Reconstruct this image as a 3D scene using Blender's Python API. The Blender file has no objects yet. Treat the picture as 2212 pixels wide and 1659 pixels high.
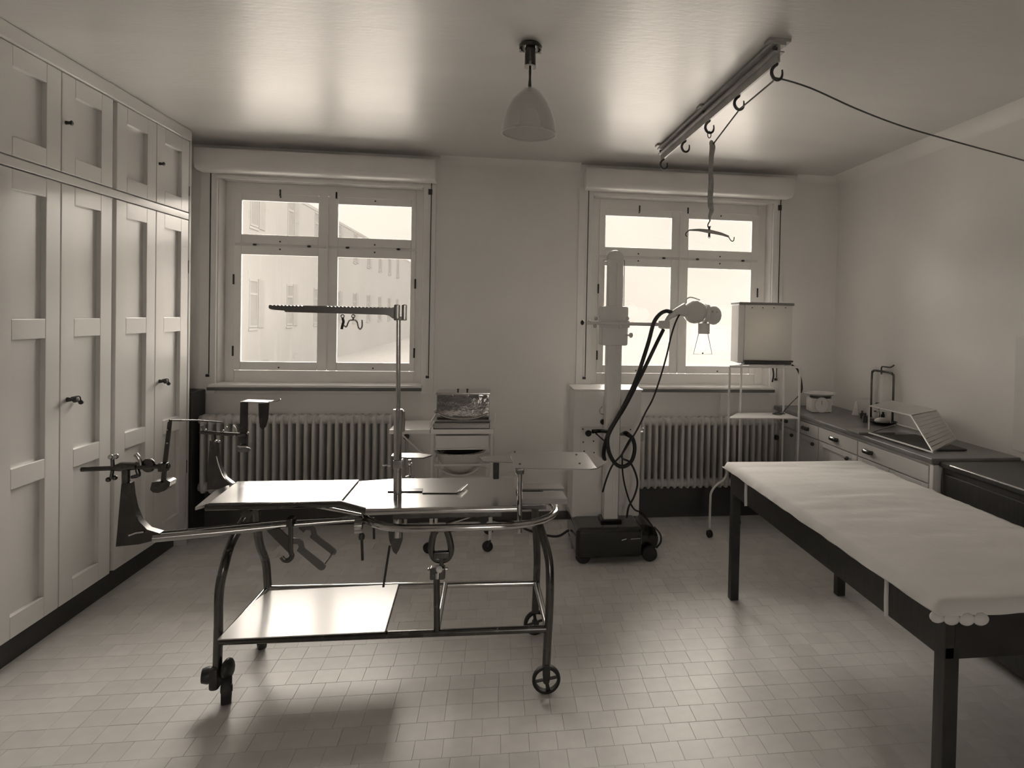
import bpy, bmesh, math, random
from mathutils import Vector, Matrix
random.seed(7)
sc = bpy.context.scene
C = sc.collection
PI = math.pi

# ------------------------------------------------------------------ camera
F, CX, CY = 1379.7, 1270.4, 704.1          # focal length and principal point, pixels of a 2212 x 1659 frame
EYE = Vector((0, 0, 1.5))
YAW, PITCH, ROLL = 0.13635, 0.01696, 0.02036
_f = Vector((math.sin(YAW)*math.cos(PITCH), math.cos(YAW)*math.cos(PITCH), -math.sin(PITCH)))
_r = Vector((math.cos(YAW), -math.sin(YAW), 0))
_d = _f.cross(_r)
RGT = _r*math.cos(ROLL) - _d*math.sin(ROLL)
DWN = _r*math.sin(ROLL) + _d*math.cos(ROLL)
FWD = _f
cam = bpy.data.cameras.new('camera'); co = bpy.data.objects.new('camera', cam); C.objects.link(co)
m = Matrix((RGT, -DWN, -FWD)).transposed().to_4x4(); m.translation = EYE
co.matrix_world = m
cam.sensor_width = 36; cam.sensor_fit = 'HORIZONTAL'; cam.lens = 36*F/2212
cam.shift_x = (1106-CX)/2212; cam.shift_y = (CY-829.5)/2212
cam.clip_start = 0.05; cam.clip_end = 2000
sc.camera = co

def at(x, y, Y=None, Z=None, X=None):
    """world point seen at pixel x, y on the plane of the given depth Y, height Z or side X"""
    d = RGT*((x-CX)/F) + DWN*((y-CY)/F) + FWD
    if Y is not None: return EYE + d*(Y/d.y)
    if Z is not None: return EYE + d*((Z-1.5)/d.z)
    return EYE + d*(X/d.x)

# ------------------------------------------------------------------ world, light, exposure
SKY = 23.0
w = bpy.data.worlds.new('sky'); sc.world = w; w.use_nodes = True
nt = w.node_tree; nt.nodes.clear()
out = nt.nodes.new('ShaderNodeOutputWorld'); bg = nt.nodes.new('ShaderNodeBackground')
tc = nt.nodes.new('ShaderNodeTexCoord'); sx = nt.nodes.new('ShaderNodeSeparateXYZ')
cr = nt.nodes.new('ShaderNodeValToRGB')
cr.color_ramp.elements[0].position = 0.0; cr.color_ramp.elements[0].color = (0.82, 0.752, 0.695, 1)
cr.color_ramp.elements[1].position = 0.9; cr.color_ramp.elements[1].color = (1.0, 0.92, 0.85, 1)
nt.links.new(tc.outputs['Generated'], sx.inputs[0]); nt.links.new(sx.outputs['Z'], cr.inputs[0])
nt.links.new(cr.outputs[0], bg.inputs[0]); bg.inputs[1].default_value = SKY
nt.links.new(bg.outputs[0], out.inputs[0])
sc.view_settings.view_transform = 'Standard'; sc.view_settings.look = 'None'
sc.view_settings.gamma = 1.0; sc.view_settings.use_curve_mapping = False
sc.view_settings.exposure = 0.24
sc.cycles.max_bounces = 14; sc.cycles.diffuse_bounces = 9; sc.cycles.glossy_bounces = 5
sc.cycles.transparent_max_bounces = 12
sc.cycles.sample_clamp_indirect = 6.0
for x0, x1, n in ((-1.914, -.55, 0), (.657, 2.042, 1), (-.05, .55, 2)):    # portals, last at the added fill window: sampling aids for sky light, emit nothing
    l = bpy.data.lights.new('window_portal', 'AREA'); l.shape = 'RECTANGLE'; l.size = x1-x0; l.size_y = 1.42 if n < 2 else 1.2
    l.cycles.is_portal = True
    o = bpy.data.objects.new('window_portal', l); C.objects.link(o)
    o.location = ((x0+x1)/2, 4.89 if n < 2 else -2.68, 1.68 if n < 2 else 1.6); o.rotation_euler = (PI/2*(-1 if n < 2 else 1), 0, 0)

# ------------------------------------------------------------------ materials
def tint(g, wm=1.0):
    return (min(1, g*(1+.020*wm)), g, g*(1-.022*wm), 1)
MATS = {}
def mat(name, g, rough=.5, metal=0., var=.06, scale=6., bump=0., bscale=60., spec=.5, coat=0., coat_r=.1, wm=1.0, stretch=None, alpha=None, rvar=0.):
    if name in MATS: return MATS[name]
    m = bpy.data.materials.new(name); m.use_nodes = True
    n = m.node_tree; b = n.nodes['Principled BSDF']
    b.inputs['Roughness'].default_value = rough; b.inputs['Metallic'].default_value = metal
    b.inputs['Specular IOR Level'].default_value = spec
    b.inputs['Coat Weight'].default_value = coat; b.inputs['Coat Roughness'].default_value = coat_r
    t = n.nodes.new('ShaderNodeTexCoord'); mp = n.nodes.new('ShaderNodeMapping')
    n.links.new(t.outputs['Object'], mp.inputs[0])
    if stretch: mp.inputs['Scale'].default_value = stretch
    nz = n.nodes.new('ShaderNodeTexNoise'); nz.inputs['Scale'].default_value = scale; nz.inputs['Detail'].default_value = 5
    n.links.new(mp.outputs[0], nz.inputs['Vector'])
    r = n.nodes.new('ShaderNodeValToRGB'); r.color_ramp.elements[0].position = .3; r.color_ramp.elements[1].position = .7
    r.color_ramp.elements[0].color = tint(g*(1-var), wm); r.color_ramp.elements[1].color = tint(g*(1+var), wm)
    n.links.new(nz.outputs['Fac'], r.inputs[0]); n.links.new(r.outputs[0], b.inputs['Base Color'])
    if rvar:
        mr = n.nodes.new('ShaderNodeMapRange'); mr.inputs['To Min'].default_value = max(0, rough-rvar); mr.inputs['To Max'].default_value = rough+rvar
        n.links.new(nz.outputs['Fac'], mr.inputs['Value']); n.links.new(mr.outputs[0], b.inputs['Roughness'])
    if bump:
        n2 = n.nodes.new('ShaderNodeTexNoise'); n2.inputs['Scale'].default_value = bscale; n2.inputs['Detail'].default_value = 6
        n.links.new(mp.outputs[0], n2.inputs['Vector'])
        bp = n.nodes.new('ShaderNodeBump'); bp.inputs['Strength'].default_value = bump; bp.inputs['Distance'].default_value = .01
        n.links.new(n2.outputs['Fac'], bp.inputs['Height']); n.links.new(bp.outputs[0], b.inputs['Normal'])
    MATS[name] = m
    return m
def glass(name, tr=.97, g=1.0, rough=.02):
    if name in MATS: return MATS[name]
    m = bpy.data.materials.new(name); m.use_nodes = True; n = m.node_tree; n.nodes.clear()
    o = n.nodes.new('ShaderNodeOutputMaterial'); mx = n.nodes.new('ShaderNodeMixShader')
    a = n.nodes.new('ShaderNodeBsdfTransparent'); a.inputs[0].default_value = (tr, tr*.995, tr*.97, 1)
    b = n.nodes.new('ShaderNodeBsdfGlossy'); b.inputs['Roughness'].default_value = rough; b.inputs[0].default_value = (g, g, g, 1)
    f = n.nodes.new('ShaderNodeFresnel'); nz = n.nodes.new('ShaderNodeTexNoise'); nz.inputs['Scale'].default_value = 3
    bp = n.nodes.new('ShaderNodeBump'); bp.inputs['Strength'].default_value = .03
    n.links.new(nz.outputs['Fac'], bp.inputs['Height']); n.links.new(bp.outputs[0], b.inputs['Normal'])
    n.links.new(f.outputs[0], mx.inputs[0]); n.links.new(a.outputs[0], mx.inputs[1]); n.links.new(b.outputs[0], mx.inputs[2])
    n.links.new(mx.outputs[0], o.inputs[0]); MATS[name] = m
    return m
WALL = mat('wall_paint', .80, .55, var=.03, scale=2, bump=.05, bscale=90)
CEIL = mat('ceiling_gloss_paint', .60, .40, var=.03, scale=1.5, bump=.16, bscale=16, spec=.4, coat=.12, coat_r=.22, stretch=(1, 3.2, 1))
TILE = [mat('floor_tile_%s' % k, g, .46, var=.05, scale=14, bump=.02, bscale=70, coat=.05, coat_r=.25, rvar=.05) for k, g in (('a', .67), ('b', .70), ('c', .64), ('d', .68))]
GROUT = mat('floor_joint', .44, .7)
ENAMEL = mat('cupboard_enamel', .60, .28, var=.02, scale=3, coat=.2, coat_r=.12)
FRAME = mat('window_paint', .80, .4, var=.03, scale=5, bump=.02)
RADP = mat('radiator_paint', .50, .4, var=.05, scale=12)
WHITE = mat('white_enamel', .78, .22, var=.02, scale=5, coat=.3)
WHITEM = mat('white_paint', .70, .4, var=.04, scale=7)
GREYE = mat('grey_enamel', .66, .35, var=.04, scale=5)
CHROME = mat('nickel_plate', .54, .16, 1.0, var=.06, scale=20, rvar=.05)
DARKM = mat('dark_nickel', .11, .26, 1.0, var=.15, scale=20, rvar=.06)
STEEL = mat('brushed_steel', .37, .26, 1.0, var=.04, scale=5, stretch=(1, 6, 1), rvar=.03)
IRON = mat('blackened_iron', .035, .45, .2, var=.3, scale=30)
BLACK = mat('black_lacquer', .006, .18, 0, var=.3, scale=10, coat=.4)
RUBBER = mat('black_rubber', .014, .55, var=.3, scale=30)
DWOOD = mat('dark_stained_wood', .022, .42, var=.35, scale=9, stretch=(1, 8, 1), bump=.03)
SHEET = mat('linen_sheet', .62, .85, var=.03, scale=4, bump=.12, bscale=35, spec=.2)
WTOP = mat('worktop_stone', .15, .3, var=.2, scale=10, bump=.02, coat=.2)
RAILP = mat('rail_iron', .34, .45, .1, var=.2, scale=10)
GLASS = glass('window_glass')
CGLASS = glass('clear_glass', .88)
FACADE = mat('facade_render', .054, .9, var=.04, scale=.5, spec=0)
FDARK = mat('facade_shutter', .042, .8, var=.03, scale=1, spec=0)
SNOW = mat('yard_ground', .82, .9, var=.08, scale=.2)
HILL = mat('hazy_mountain', .049, .95, var=.05, scale=.02, spec=0)
OPAL = mat('opal_glass', .55, .15, var=.02, scale=3, coat=.5)
_n = OPAL.node_tree; _b = _n.nodes['Principled BSDF']; _o = _n.nodes['Material Output']
_t = _n.nodes.new('ShaderNodeBsdfTransparent'); _x = _n.nodes.new('ShaderNodeMixShader'); _x.inputs[0].default_value = .4
_n.links.new(_t.outputs[0], _x.inputs[1]); _n.links.new(_b.outputs[0], _x.inputs[2]); _n.links.new(_x.outputs[0], _o.inputs[0])
FROST = mat('frosted_screen', .60, .5, var=.03, scale=4)

_n = FROST.node_tree; _b = _n.nodes['Principled BSDF']; _o = _n.nodes['Material Output']
_t = _n.nodes.new('ShaderNodeBsdfTranslucent'); _t.inputs[0].default_value = (.85, .83, .78, 1); _x = _n.nodes.new('ShaderNodeMixShader'); _x.inputs[0].default_value = .72
_n.links.new(_t.outputs[0], _x.inputs[1]); _n.links.new(_b.outputs[0], _x.inputs[2]); _n.links.new(_x.outputs[0], _o.inputs[0])

# ------------------------------------------------------------------ geometry helpers
WLOC = {}
def smooth_pts(pts, k=6, closed=False):
    P = [Vector(p) for p in pts]; n = len(P); res = []
    rng = range(n) if closed else range(n-1)
    for i in rng:
        p0 = P[(i-1) % n] if closed or i > 0 else P[0]*2-P[1]
        p1 = P[i]; p2 = P[(i+1) % n]
        p3 = P[(i+2) % n] if closed or i+2 < n else P[-1]*2-P[-2]
        for j in range(k):
            t = j/k
            res.append(.5*((2*p1) + (p2-p0)*t + (2*p0-5*p1+4*p2-p3)*t*t + (3*p1-p0-3*p2+p3)*t**3))
    if not closed: res.append(P[-1])
    return res
class M:
    def __init__(s): s.bm = bmesh.new(); s.bev = False
    def face(s, vs):
        try: return s.bm.faces.new(vs)
        except ValueError: return None
    def box(s, a, b, bev=0., rot=None, seg=2):
        a, b = Vector(a), Vector(b); c = (a+b)/2; h = (b-a)/2
        vs = []
        for dz in (-1, 1):
            for dx, dy in ((-1, -1), (1, -1), (1, 1), (-1, 1)):
                v = Vector((dx*abs(h.x), dy*abs(h.y), dz*abs(h.z)))
                if rot: v = rot @ v
                vs.append(s.bm.verts.new(c+v))
        fs = [s.bm.faces.new([vs[i] for i in q]) for q in ((3, 2, 1, 0), (4, 5, 6, 7), (0, 1, 5, 4), (1, 2, 6, 5), (2, 3, 7, 6), (3, 0, 4, 7))]
        if bev > 0:
            s.bev = True
            es = list({e for f in fs for e in f.edges})
            bmesh.ops.bevel(s.bm, geom=es, offset=min(bev, min(abs(h.x), abs(h.y), abs(h.z))*.9), segments=seg, profile=.5, affect='EDGES')
        return s
    def tube(s, pts, r, n=10, closed=False, sm=0, caps=True, flat=None):
        """sweep; r number or list; flat = (width scale, height scale)"""
        P = smooth_pts(pts, sm, closed) if sm else [Vector(p) for p in pts]
        N = len(P)
        if isinstance(r, (list, tuple)):
            R = [r[min(len(r)-1, int(i*(len(r)-1)/max(1, N-1)))]*(1-((i*(len(r)-1)/max(1, N-1)) % 1)) + r[min(len(r)-1, int(i*(len(r)-1)/max(1, N-1))+1)]*((i*(len(r)-1)/max(1, N-1)) % 1) for i in range(N)]
        else: R = [r]*N
        T = []
        for i in range(N):
            a = P[(i-1) % N] if closed or i > 0 else P[0]; b = P[(i+1) % N] if closed or i < N-1 else P[-1]
            t = (b-a); T.append(t.normalized() if t.length > 1e-9 else Vector((0, 0, 1)))
        up = Vector((0, 0, 1)) if abs(T[0].z) < .9 else Vector((0, 1, 0))
        u = T[0].cross(up).normalized(); rings = []
        for i in range(N):
            u = (u - T[i]*u.dot(T[i])); u = u.normalized() if u.length > 1e-6 else T[i].orthogonal().normalized()
            v = T[i].cross(u)
            fu, fv = flat or (1, 1)
            rings.append([s.bm.verts.new(P[i] + (u*math.cos(2*PI*k/n)*fu + v*math.sin(2*PI*k/n)*fv)*R[i]) for k in range(n)])
        for i in range(N if closed else N-1):
            A, B = rings[i], rings[(i+1) % N]
            for k in range(n): s.face([A[k], A[(k+1) % n], B[(k+1) % n], B[k]])
        if caps and not closed:
            s.face(list(reversed(rings[0]))); s.face(rings[-1])
        return s
    def cyl(s, a, b, r, n=16, r2=None):
        return s.tube([a, b], [r, r if r2 is None else r2], n)
    def lathe(s, prof, c=(0, 0, 0), axis=(0, 0, 1), n=24, closed=False):
        """prof: (radius, height) pairs along the axis from c"""
        ax = Vector(axis).normalized(); u = ax.orthogonal().normalized(); v = ax.cross(u); c = Vector(c); rings = []
        for r, h in prof:
            if r < 1e-5: rings.append([s.bm.verts.new(c+ax*h)])
            else: rings.append([s.bm.verts.new(c+ax*h+(u*math.cos(2*PI*k/n)+v*math.sin(2*PI*k/n))*r) for k in range(n)])
        pr = list(zip(rings, rings[1:])) + ([(rings[-1], rings[0])] if closed else [])
        for A, B in pr:
            for k in range(n):
                k2 = (k+1) % n
                if len(A) == 1 and len(B) == 1: continue
                if len(A) == 1: s.face([A[0], B[k2], B[k]])
                elif len(B) == 1: s.face([A[k], A[k2], B[0]])
                else: s.face([A[k], A[k2], B[k2], B[k]])
        return s
    def ball(s, c, r, n=14, sc=(1, 1, 1)):
        prof = [(math.sin(PI*i/8), -math.cos(PI*i/8)) for i in range(9)]
        k0 = len(s.bm.verts); s.lathe(prof, (0, 0, 0), n=n); s.bm.verts.ensure_lookup_table()
        for v in s.bm.verts[k0:]: v.co = Vector(c) + Vector((v.co.x*sc[0], v.co.y*sc[1], v.co.z*sc[2]))*r
        return s
    def plate(s, pts, off):
        """polygon extruded by the vector off"""
        off = Vector(off); P = [Vector(p) for p in pts]
        A = [s.bm.verts.new(p) for p in P]; B = [s.bm.verts.new(p+off) for p in P]
        s.face(list(reversed(A))); s.face(B); n = len(P)
        for i in range(n): s.face([A[i], A[(i+1) % n], B[(i+1) % n], B[i]])
        return s
    def build(s, name, mt, parent=None, ang=38, flat=False):
        bm = s.bm
        bmesh.ops.recalc_face_normals(bm, faces=bm.faces)
        xs = [v.co for v in bm.verts]
        lo = Vector((min(v.x for v in xs), min(v.y for v in xs), min(v.z for v in xs)))
        hi = Vector((max(v.x for v in xs), max(v.y for v in xs), max(v.z for v in xs)))
        org = (lo+hi)/2
        if parent is None: org.z = lo.z
        bmesh.ops.translate(bm, verts=bm.verts, vec=-org)
        me = bpy.data.meshes.new(name); bm.to_mesh(me); bm.free()
        if not flat:
            me.polygons.foreach_set('use_smooth', [True]*len(me.polygons))
            me.set_sharp_from_angle(angle=math.radians(ang))
        me.materials.append(mt)
        o = bpy.data.objects.new(name, me); C.objects.link(o)
        if s.bev and not flat:
            wn = o.modifiers.new('weighted_normal', 'WEIGHTED_NORMAL'); wn.keep_sharp = True
        return place(o, org, parent)
def place(o, org, parent=None):
    WLOC[o.name] = Vector(org)
    if parent is not None:
        o.parent = parent; o.location = Vector(org) - WLOC[parent.name]
    else: o.location = org
    return o
def dup(o, offset, parent=None):
    """another instance of a part (sharing its mesh), shifted by offset; its own children come along"""
    c = o.copy(); C.objects.link(c); place(c, WLOC[o.name]+Vector(offset), parent if parent is not None else o.parent)
    for ch in [x for x in bpy.data.objects if x.parent == o]:
        d = ch.copy(); C.objects.link(d); place(d, WLOC[ch.name]+Vector(offset), c)
    return c
def tag(o, label=None, cat=None, group=None, kind=None):
    if label: o['label'] = label
    if cat: o['category'] = cat
    if group: o['group'] = group
    if kind: o['kind'] = kind
    return o
def thing(name, loc, label=None, cat=None, group=None, kind=None):
    o = bpy.data.objects.new(name, None); C.objects.link(o); o.empty_display_size = .05
    place(o, Vector(loc)); return tag(o, label, cat, group, kind)
def struct(name, mm, mt, flat=True): return tag(mm.build(name, mt, flat=flat), kind='structure')

# ------------------------------------------------------------------ room shell
XR, XW, YB, YF, H = 2.57, -2.45, 4.65, -2.5, 2.60
W1 = (-1.914, -.55); W2 = (.657, 2.042); WZ = (.965, 2.385)
mm = M()
xb = [XW-.2, W1[0], W1[1], W2[0], W2[1], XR+.2]
for i in range(5):
    if i in (1, 3):
        mm.box((xb[i], YB, -.2), (xb[i+1], 4.9, WZ[0])); mm.box((xb[i], YB, WZ[1]), (xb[i+1], 4.9, H+.2))
    else: mm.box((xb[i], YB, -.2), (xb[i+1], 4.9, H+.2))
struct('wall_back', mm, WALL)
struct('wall_left', M().box((XW-.2, YF, -.2), (XW, YB, H+.2)), WALL)
struct('wall_right', M().box((XR, YF, -.2), (XR+.2, YB, H+.2)), WALL)
W3 = (-.05, .55); W3Z = (1.0, 2.2)
mm = M(); mm.box((XW-.2, YF-.2, -.2), (W3[0], YF, H+.2)); mm.box((W3[1], YF-.2, -.2), (XR+.2, YF, H+.2))
mm.box((W3[0], YF-.2, -.2), (W3[1], YF, W3Z[0])); mm.box((W3[0], YF-.2, W3Z[1]), (W3[1], YF, H+.2))
struct('wall_front', mm, mat('rear_wall_paint', .28, .6))
w3 = thing('window_3', (.25, YF, W3Z[0]), kind='structure')  # unseen window added behind the camera so sky light fills the room
mm = M()
for a, b in (((W3[0], YF-.12, W3Z[0]), (W3[0]+.06, YF-.06, W3Z[1])), ((W3[1]-.06, YF-.12, W3Z[0]), (W3[1], YF-.06, W3Z[1])), ((.22, YF-.12, W3Z[0]), (.28, YF-.06, W3Z[1])), ((W3[0]+.06, YF-.12, W3Z[0]), (.22, YF-.06, W3Z[0]+.06)), ((.28, YF-.12, W3Z[0]), (W3[1]-.06, YF-.06, W3Z[0]+.06)), ((W3[0]+.06, YF-.12, W3Z[1]-.06), (.22, YF-.06, W3Z[1])), ((.28, YF-.12, W3Z[1]-.06), (W3[1]-.06, YF-.06, W3Z[1]))): mm.box(a, b, .003)
mm.build('window_frame', FRAME, w3)
for a, b in ((W3[0]+.06, .22), (.28, W3[1]-.06)): M().box((a, YF-.092, W3Z[0]+.06), (b, YF-.088, W3Z[1]-.06)).build('pane', GLASS, w3, flat=True)
struct('ceiling', M().box((XW, YF, H), (XR, YB, H+.2)), CEIL)
# rounded coves where the walls meet the ceiling
def cove(name, along, r, m_):
    mm = M(); prof = [(0, 0)] + [(r-r*math.sin(a), r-r*math.cos(a)) for a in [PI/2*k/8 for k in range(9)]]
    A, B = along; ends = []
    for p in (A, B):
        ends.append([mm.bm.verts.new(m_(p, -u, -v)) for u, v in prof])
    n = len(prof)
    for k in range(n): mm.face([ends[0][k], ends[0][(k+1) % n], ends[1][(k+1) % n], ends[1][k]])
    mm.face(ends[0]); mm.face(list(reversed(ends[1])))
    return tag(mm.build(name, WALL), kind='structure')
cove('trim_1', (YF+.01, YB-.01), .085, lambda p, u, v: Vector((XR+u+.001, p, H+v+.001)))
cove('trim_2', (-.44, .56), .06, lambda p, u, v: Vector((p, YB+u+.001, H+v+.001)))
cove('trim_3', (2.22, XR-.01), .06, lambda p, u, v: Vector((p, YB+u+.001, H+v+.001)))
tag(M().box((-1.99, YB-.015, 0), (XR, YB, .06), .004).build('baseboard_back', mat('skirting_dark', .05, .4)), kind='structure')

for n_t, a, b in ((4, -2.0, -.55), (5, .96, 2.08)):  # dark strips on the wall, painting in the shade below the radiators
    tag(M().box((a, YB-.022, 0), (b, YB-.015, .27), .002).build('trim_%d' % n_t, mat('radiator_shade_dark', .05, .5)), kind='structure')

tag(M().box((-2.40, 4.41, 0), (-1.965, 4.62, .95), .01).build('trim_6', mat('corner_shade_dark', .03, .5)), kind='structure')  # dark box added to paint in the deep shade of this corner

# floor: slab with a joint-coloured bed and ten-centimetre tiles laid in running bond
floor = struct('floor', M().box((XW, YF, -.2), (XR, YB, -.006)), GROUT)
TS = .0985; tiles = []
j = 0; y = YB-.02
while y > 1.55:
    off = random.random()*TS if j % 3 == 0 else (TS/2 if j % 2 else 0)+random.uniform(-.008, .008)
    x = -2.45+off-TS
    while x < XR:
        x0 = max(x, XW+.001); x1 = min(x+TS, XR-.001)
        if x1-x0 > .01: tiles.append((x0, x1, y-TS, y))
        x += TS
    y -= TS; j += 1
def tile_in_view(t):
    c = Vector(((t[0]+t[1])/2, (t[2]+t[3])/2, 0)) - EYE
    z = c.dot(FWD)
    px = CX+F*c.dot(RGT)/z; py = CY+F*c.dot(DWN)/z
    return 0 < px < 2212 and py < 1659, (z, px, py)
def hidden(px, py):   # under the couch or the sideboard
    return px > 1660 and py < 1280 + (px-1800)*.5
cand = [t for t in tiles if abs(t[1]-t[0]-TS) < 1e-6]
cand = [t for t in cand if tile_in_view(t)[0] and not hidden(*tile_in_view(t)[1][1:])]
cand.sort(key=lambda t: tile_in_view(t)[1][0]); single = set(cand[:300])
protos = []
for k, mt in enumerate(TILE):
    g = .0004
    mm = M().box((g, g*1.4, -.006), (TS-g, TS-g*1.4, 0), .0005, seg=1)
    me_o = mm.build('tile', mt, floor, flat=True); protos.append(me_o)
first = {}
rest = [M() for _ in TILE]
for t in tiles:
    k = random.choices(range(4), (4, 2, 3, 3))[0]; dz = random.uniform(-.0003, .0002)
    if t in single:
        p = protos[k]; c = Vector(((t[0]+t[1])/2, (t[2]+t[3])/2, -.003+dz))
        if k not in first: first[k] = 1; place(p, c, floor); o = p
        else: o = p.copy(); C.objects.link(o); place(o, c, floor)
        o.rotation_euler = (random.uniform(-.0016, .0016), random.uniform(-.0016, .0016), 0)
    else:
        g = .0005; b = rest[k]
        b.box((t[0]+g, t[2]+g, -.006), (t[1]-g, t[3]-g, dz))
rm = M(); idx = []
for k in range(4):
    me = bpy.data.meshes.new('t'); rest[k].bm.to_mesh(me); n0 = len(rm.bm.faces); rm.bm.from_mesh(me); rm.bm.faces.ensure_lookup_table()
    for f in rm.bm.faces[n0:]: f.material_index = k
    bpy.data.meshes.remove(me)
o = rm.build('tiles', TILE[0], floor, flat=True); o['kind'] = 'stuff'
for mt in TILE[1:]: o.data.materials.append(mt)
# the rest of the floor behind the camera
M().box((XW+.001, YF+.001, -.006), (XR-.001, y-.002, 0)).build('floor_covering', TILE[0], floor, flat=True)

# ------------------------------------------------------------------ windows
def window(idx, x0, x1, g0, g1, g2, g3, bx0, bx1):
    cx = (x0+x1)/2
    w = thing('window_%d' % idx, (cx, YB, WZ[0]), kind='structure')
    Yg = 4.762
    # casing on the wall
    c0, c1 = x0-.105, x1+.085
    mm = M(); yf = YB-.018
    mm.box((c0, yf, .915), (x0, YB, 2.43), .003); mm.box((x1, yf, .915), (c1, YB, 2.43), .003)
    mm.box((x0, yf, 2.385), (x1, YB, 2.43), .003); mm.box((x0, yf, .915), (x1, YB, .965), .003)
    mm.build('casing', FRAME, w)
    M().box((x0, YB-.028, 2.372), (x1, YB-.018, 2.395), .003).build('head_moulding', FRAME, w)
    # straps in their channels
    for sx_, top in ((x0-.044, False), (x1+.044, True)):
        M().box((sx_-.011, yf-.004, 1.035), (sx_+.011, yf, 2.42), .001).build('strap_channel', FRAME, w)
        st = M().box((sx_+.004, yf-.008, 1.05), (sx_+.010, yf-.004, 2.42)).build('strap', mat('strap_webbing', .06, .8), w)
        M().box((sx_-.012, yf-.014, 1.03), (sx_+.012, yf-.004, 1.048), .003).build('strap_guide', IRON, st)
        if top: M().box((sx_-.014, yf-.012, 2.325), (sx_+.014, yf-.004, 2.365), .003).build('strap_guide', IRON, st)
    # fixed frame
    mm = M(); fx = .07; ya, yb = 4.765, 4.84
    mm.box((x0, ya, WZ[0]), (x0+fx, yb, WZ[1]), .003); mm.box((x1-fx, ya, WZ[0]), (x1, yb, WZ[1]), .003)
    mm.box((x0+fx, ya, 2.305), (x1-fx, yb, WZ[1]), .003); mm.box((x0+fx, ya, WZ[0]), (x1-fx, yb, 1.065), .003)
    mm.box((x0+fx, ya, 1.915), (x1-fx, yb, 1.975), .003)
    mm.build('window_frame', FRAME, w)
    M().box((x0+.02, YB+.005, 2.378), (x1-.02, 4.76, WZ[1]), .001).build('reveal_lining', WHITEM, w)
    M().box((x0, YB+.002, WZ[0]+.02), (x0+.006, 4.763, 2.378)).build('reveal_lining', WHITEM, w)
    M().box((x1-.006, YB+.002, WZ[0]+.02), (x1, 4.763, 2.378)).build('reveal_lining', WHITEM, w)
    # four sashes with their panes
    mid = (g1+g2)/2
    for a, b, ga, gb in ((x0+.066, mid-.001, g0, g1), (mid+.001, x1-.066, g2, g3)):
        for z0, z1, ha, hb in ((1.066, 1.938, 1.126, 1.876), (1.952, 2.304, 2.017, 2.252)):
            mm = M(); y0, y1 = 4.752, 4.772
            mm.box((a, y0, z0), (ga, y1, z1), .004); mm.box((gb, y0, z0), (b, y1, z1), .004)
            mm.box((ga, y0, z0), (gb, y1, ha), .004); mm.box((ga, y0, hb), (gb, y1, z1), .004)
            s = mm.build('sash', FRAME, w)
            M().box((ga-.004, Yg, ha-.004), (gb+.004, Yg+.004, hb+.004)).build('pane', GLASS, s, flat=True)
            for hx, hz in (((ga+gb)/2, z0+.02), ((ga+gb)/2, z1-.02)):
                M().lathe([(0, 0), (.006, 0), (.005, .004), (0, .005)], (hx, y0, hz), (0, -1, 0), 10).build('screw', IRON, s)
            if z0 < 1.5:
                for hz in (1.20, 1.70):
                    M().cyl((a if ga == g0 else b, y0-.004, hz-.035), (a if ga == g0 else b, y0-.004, hz+.035), .006, 8).build('hinge', IRON, s)
            else:
                for q in (.22, .80):
                    hx = a+(b-a)*q
                    M().ball((hx, y0-.006, 1.945), .014, 12, (1, .5, .55)).build('catch', IRON, s)
                M().cyl((mid+.055 if ga == g2 else (ga+gb)/2, y0-.008, 2.29), (mid+.055 if ga == g2 else (ga+gb)/2, y0-.008, 2.335), .006, 8).build('latch', IRON, s)
    M().cyl((mid, 4.748, 1.08), (mid, 4.748, 2.30), .006, 8).build('meeting_bead', FRAME, w)
    # sill
    M().box((x0-.02, YB-.09, .957), (x1+.01, 4.77, .985), .008).build('window_sill', WHITEM, w)
    M().box((x0-.022, YB-.094, .945), (x1+.012, YB-.075, .968), .004).build('sill_edge', mat('sill_edge_dark', .12, .4), w)
    # roller shutter box under the ceiling, rounded lower lip
    prof = [(YB, 2.405), (4.53, 2.405), (4.505, 2.415), (4.492, 2.44), (4.492, 2.53), (4.50, 2.545), (YB, 2.545)]
    mm = M(); mm.plate([(bx0, p[0], p[1]) for p in prof], (bx1-bx0, 0, 0))
    mm.build('shutter_box', FRAME, w, ang=60)
    return w
window(1, W1[0], W1[1], -1.80, -1.29, -1.156, -.65, -2.0, -.463)
window(2, W2[0], W2[1], .770, 1.281, 1.415, 1.921, .585, 2.135)

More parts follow.
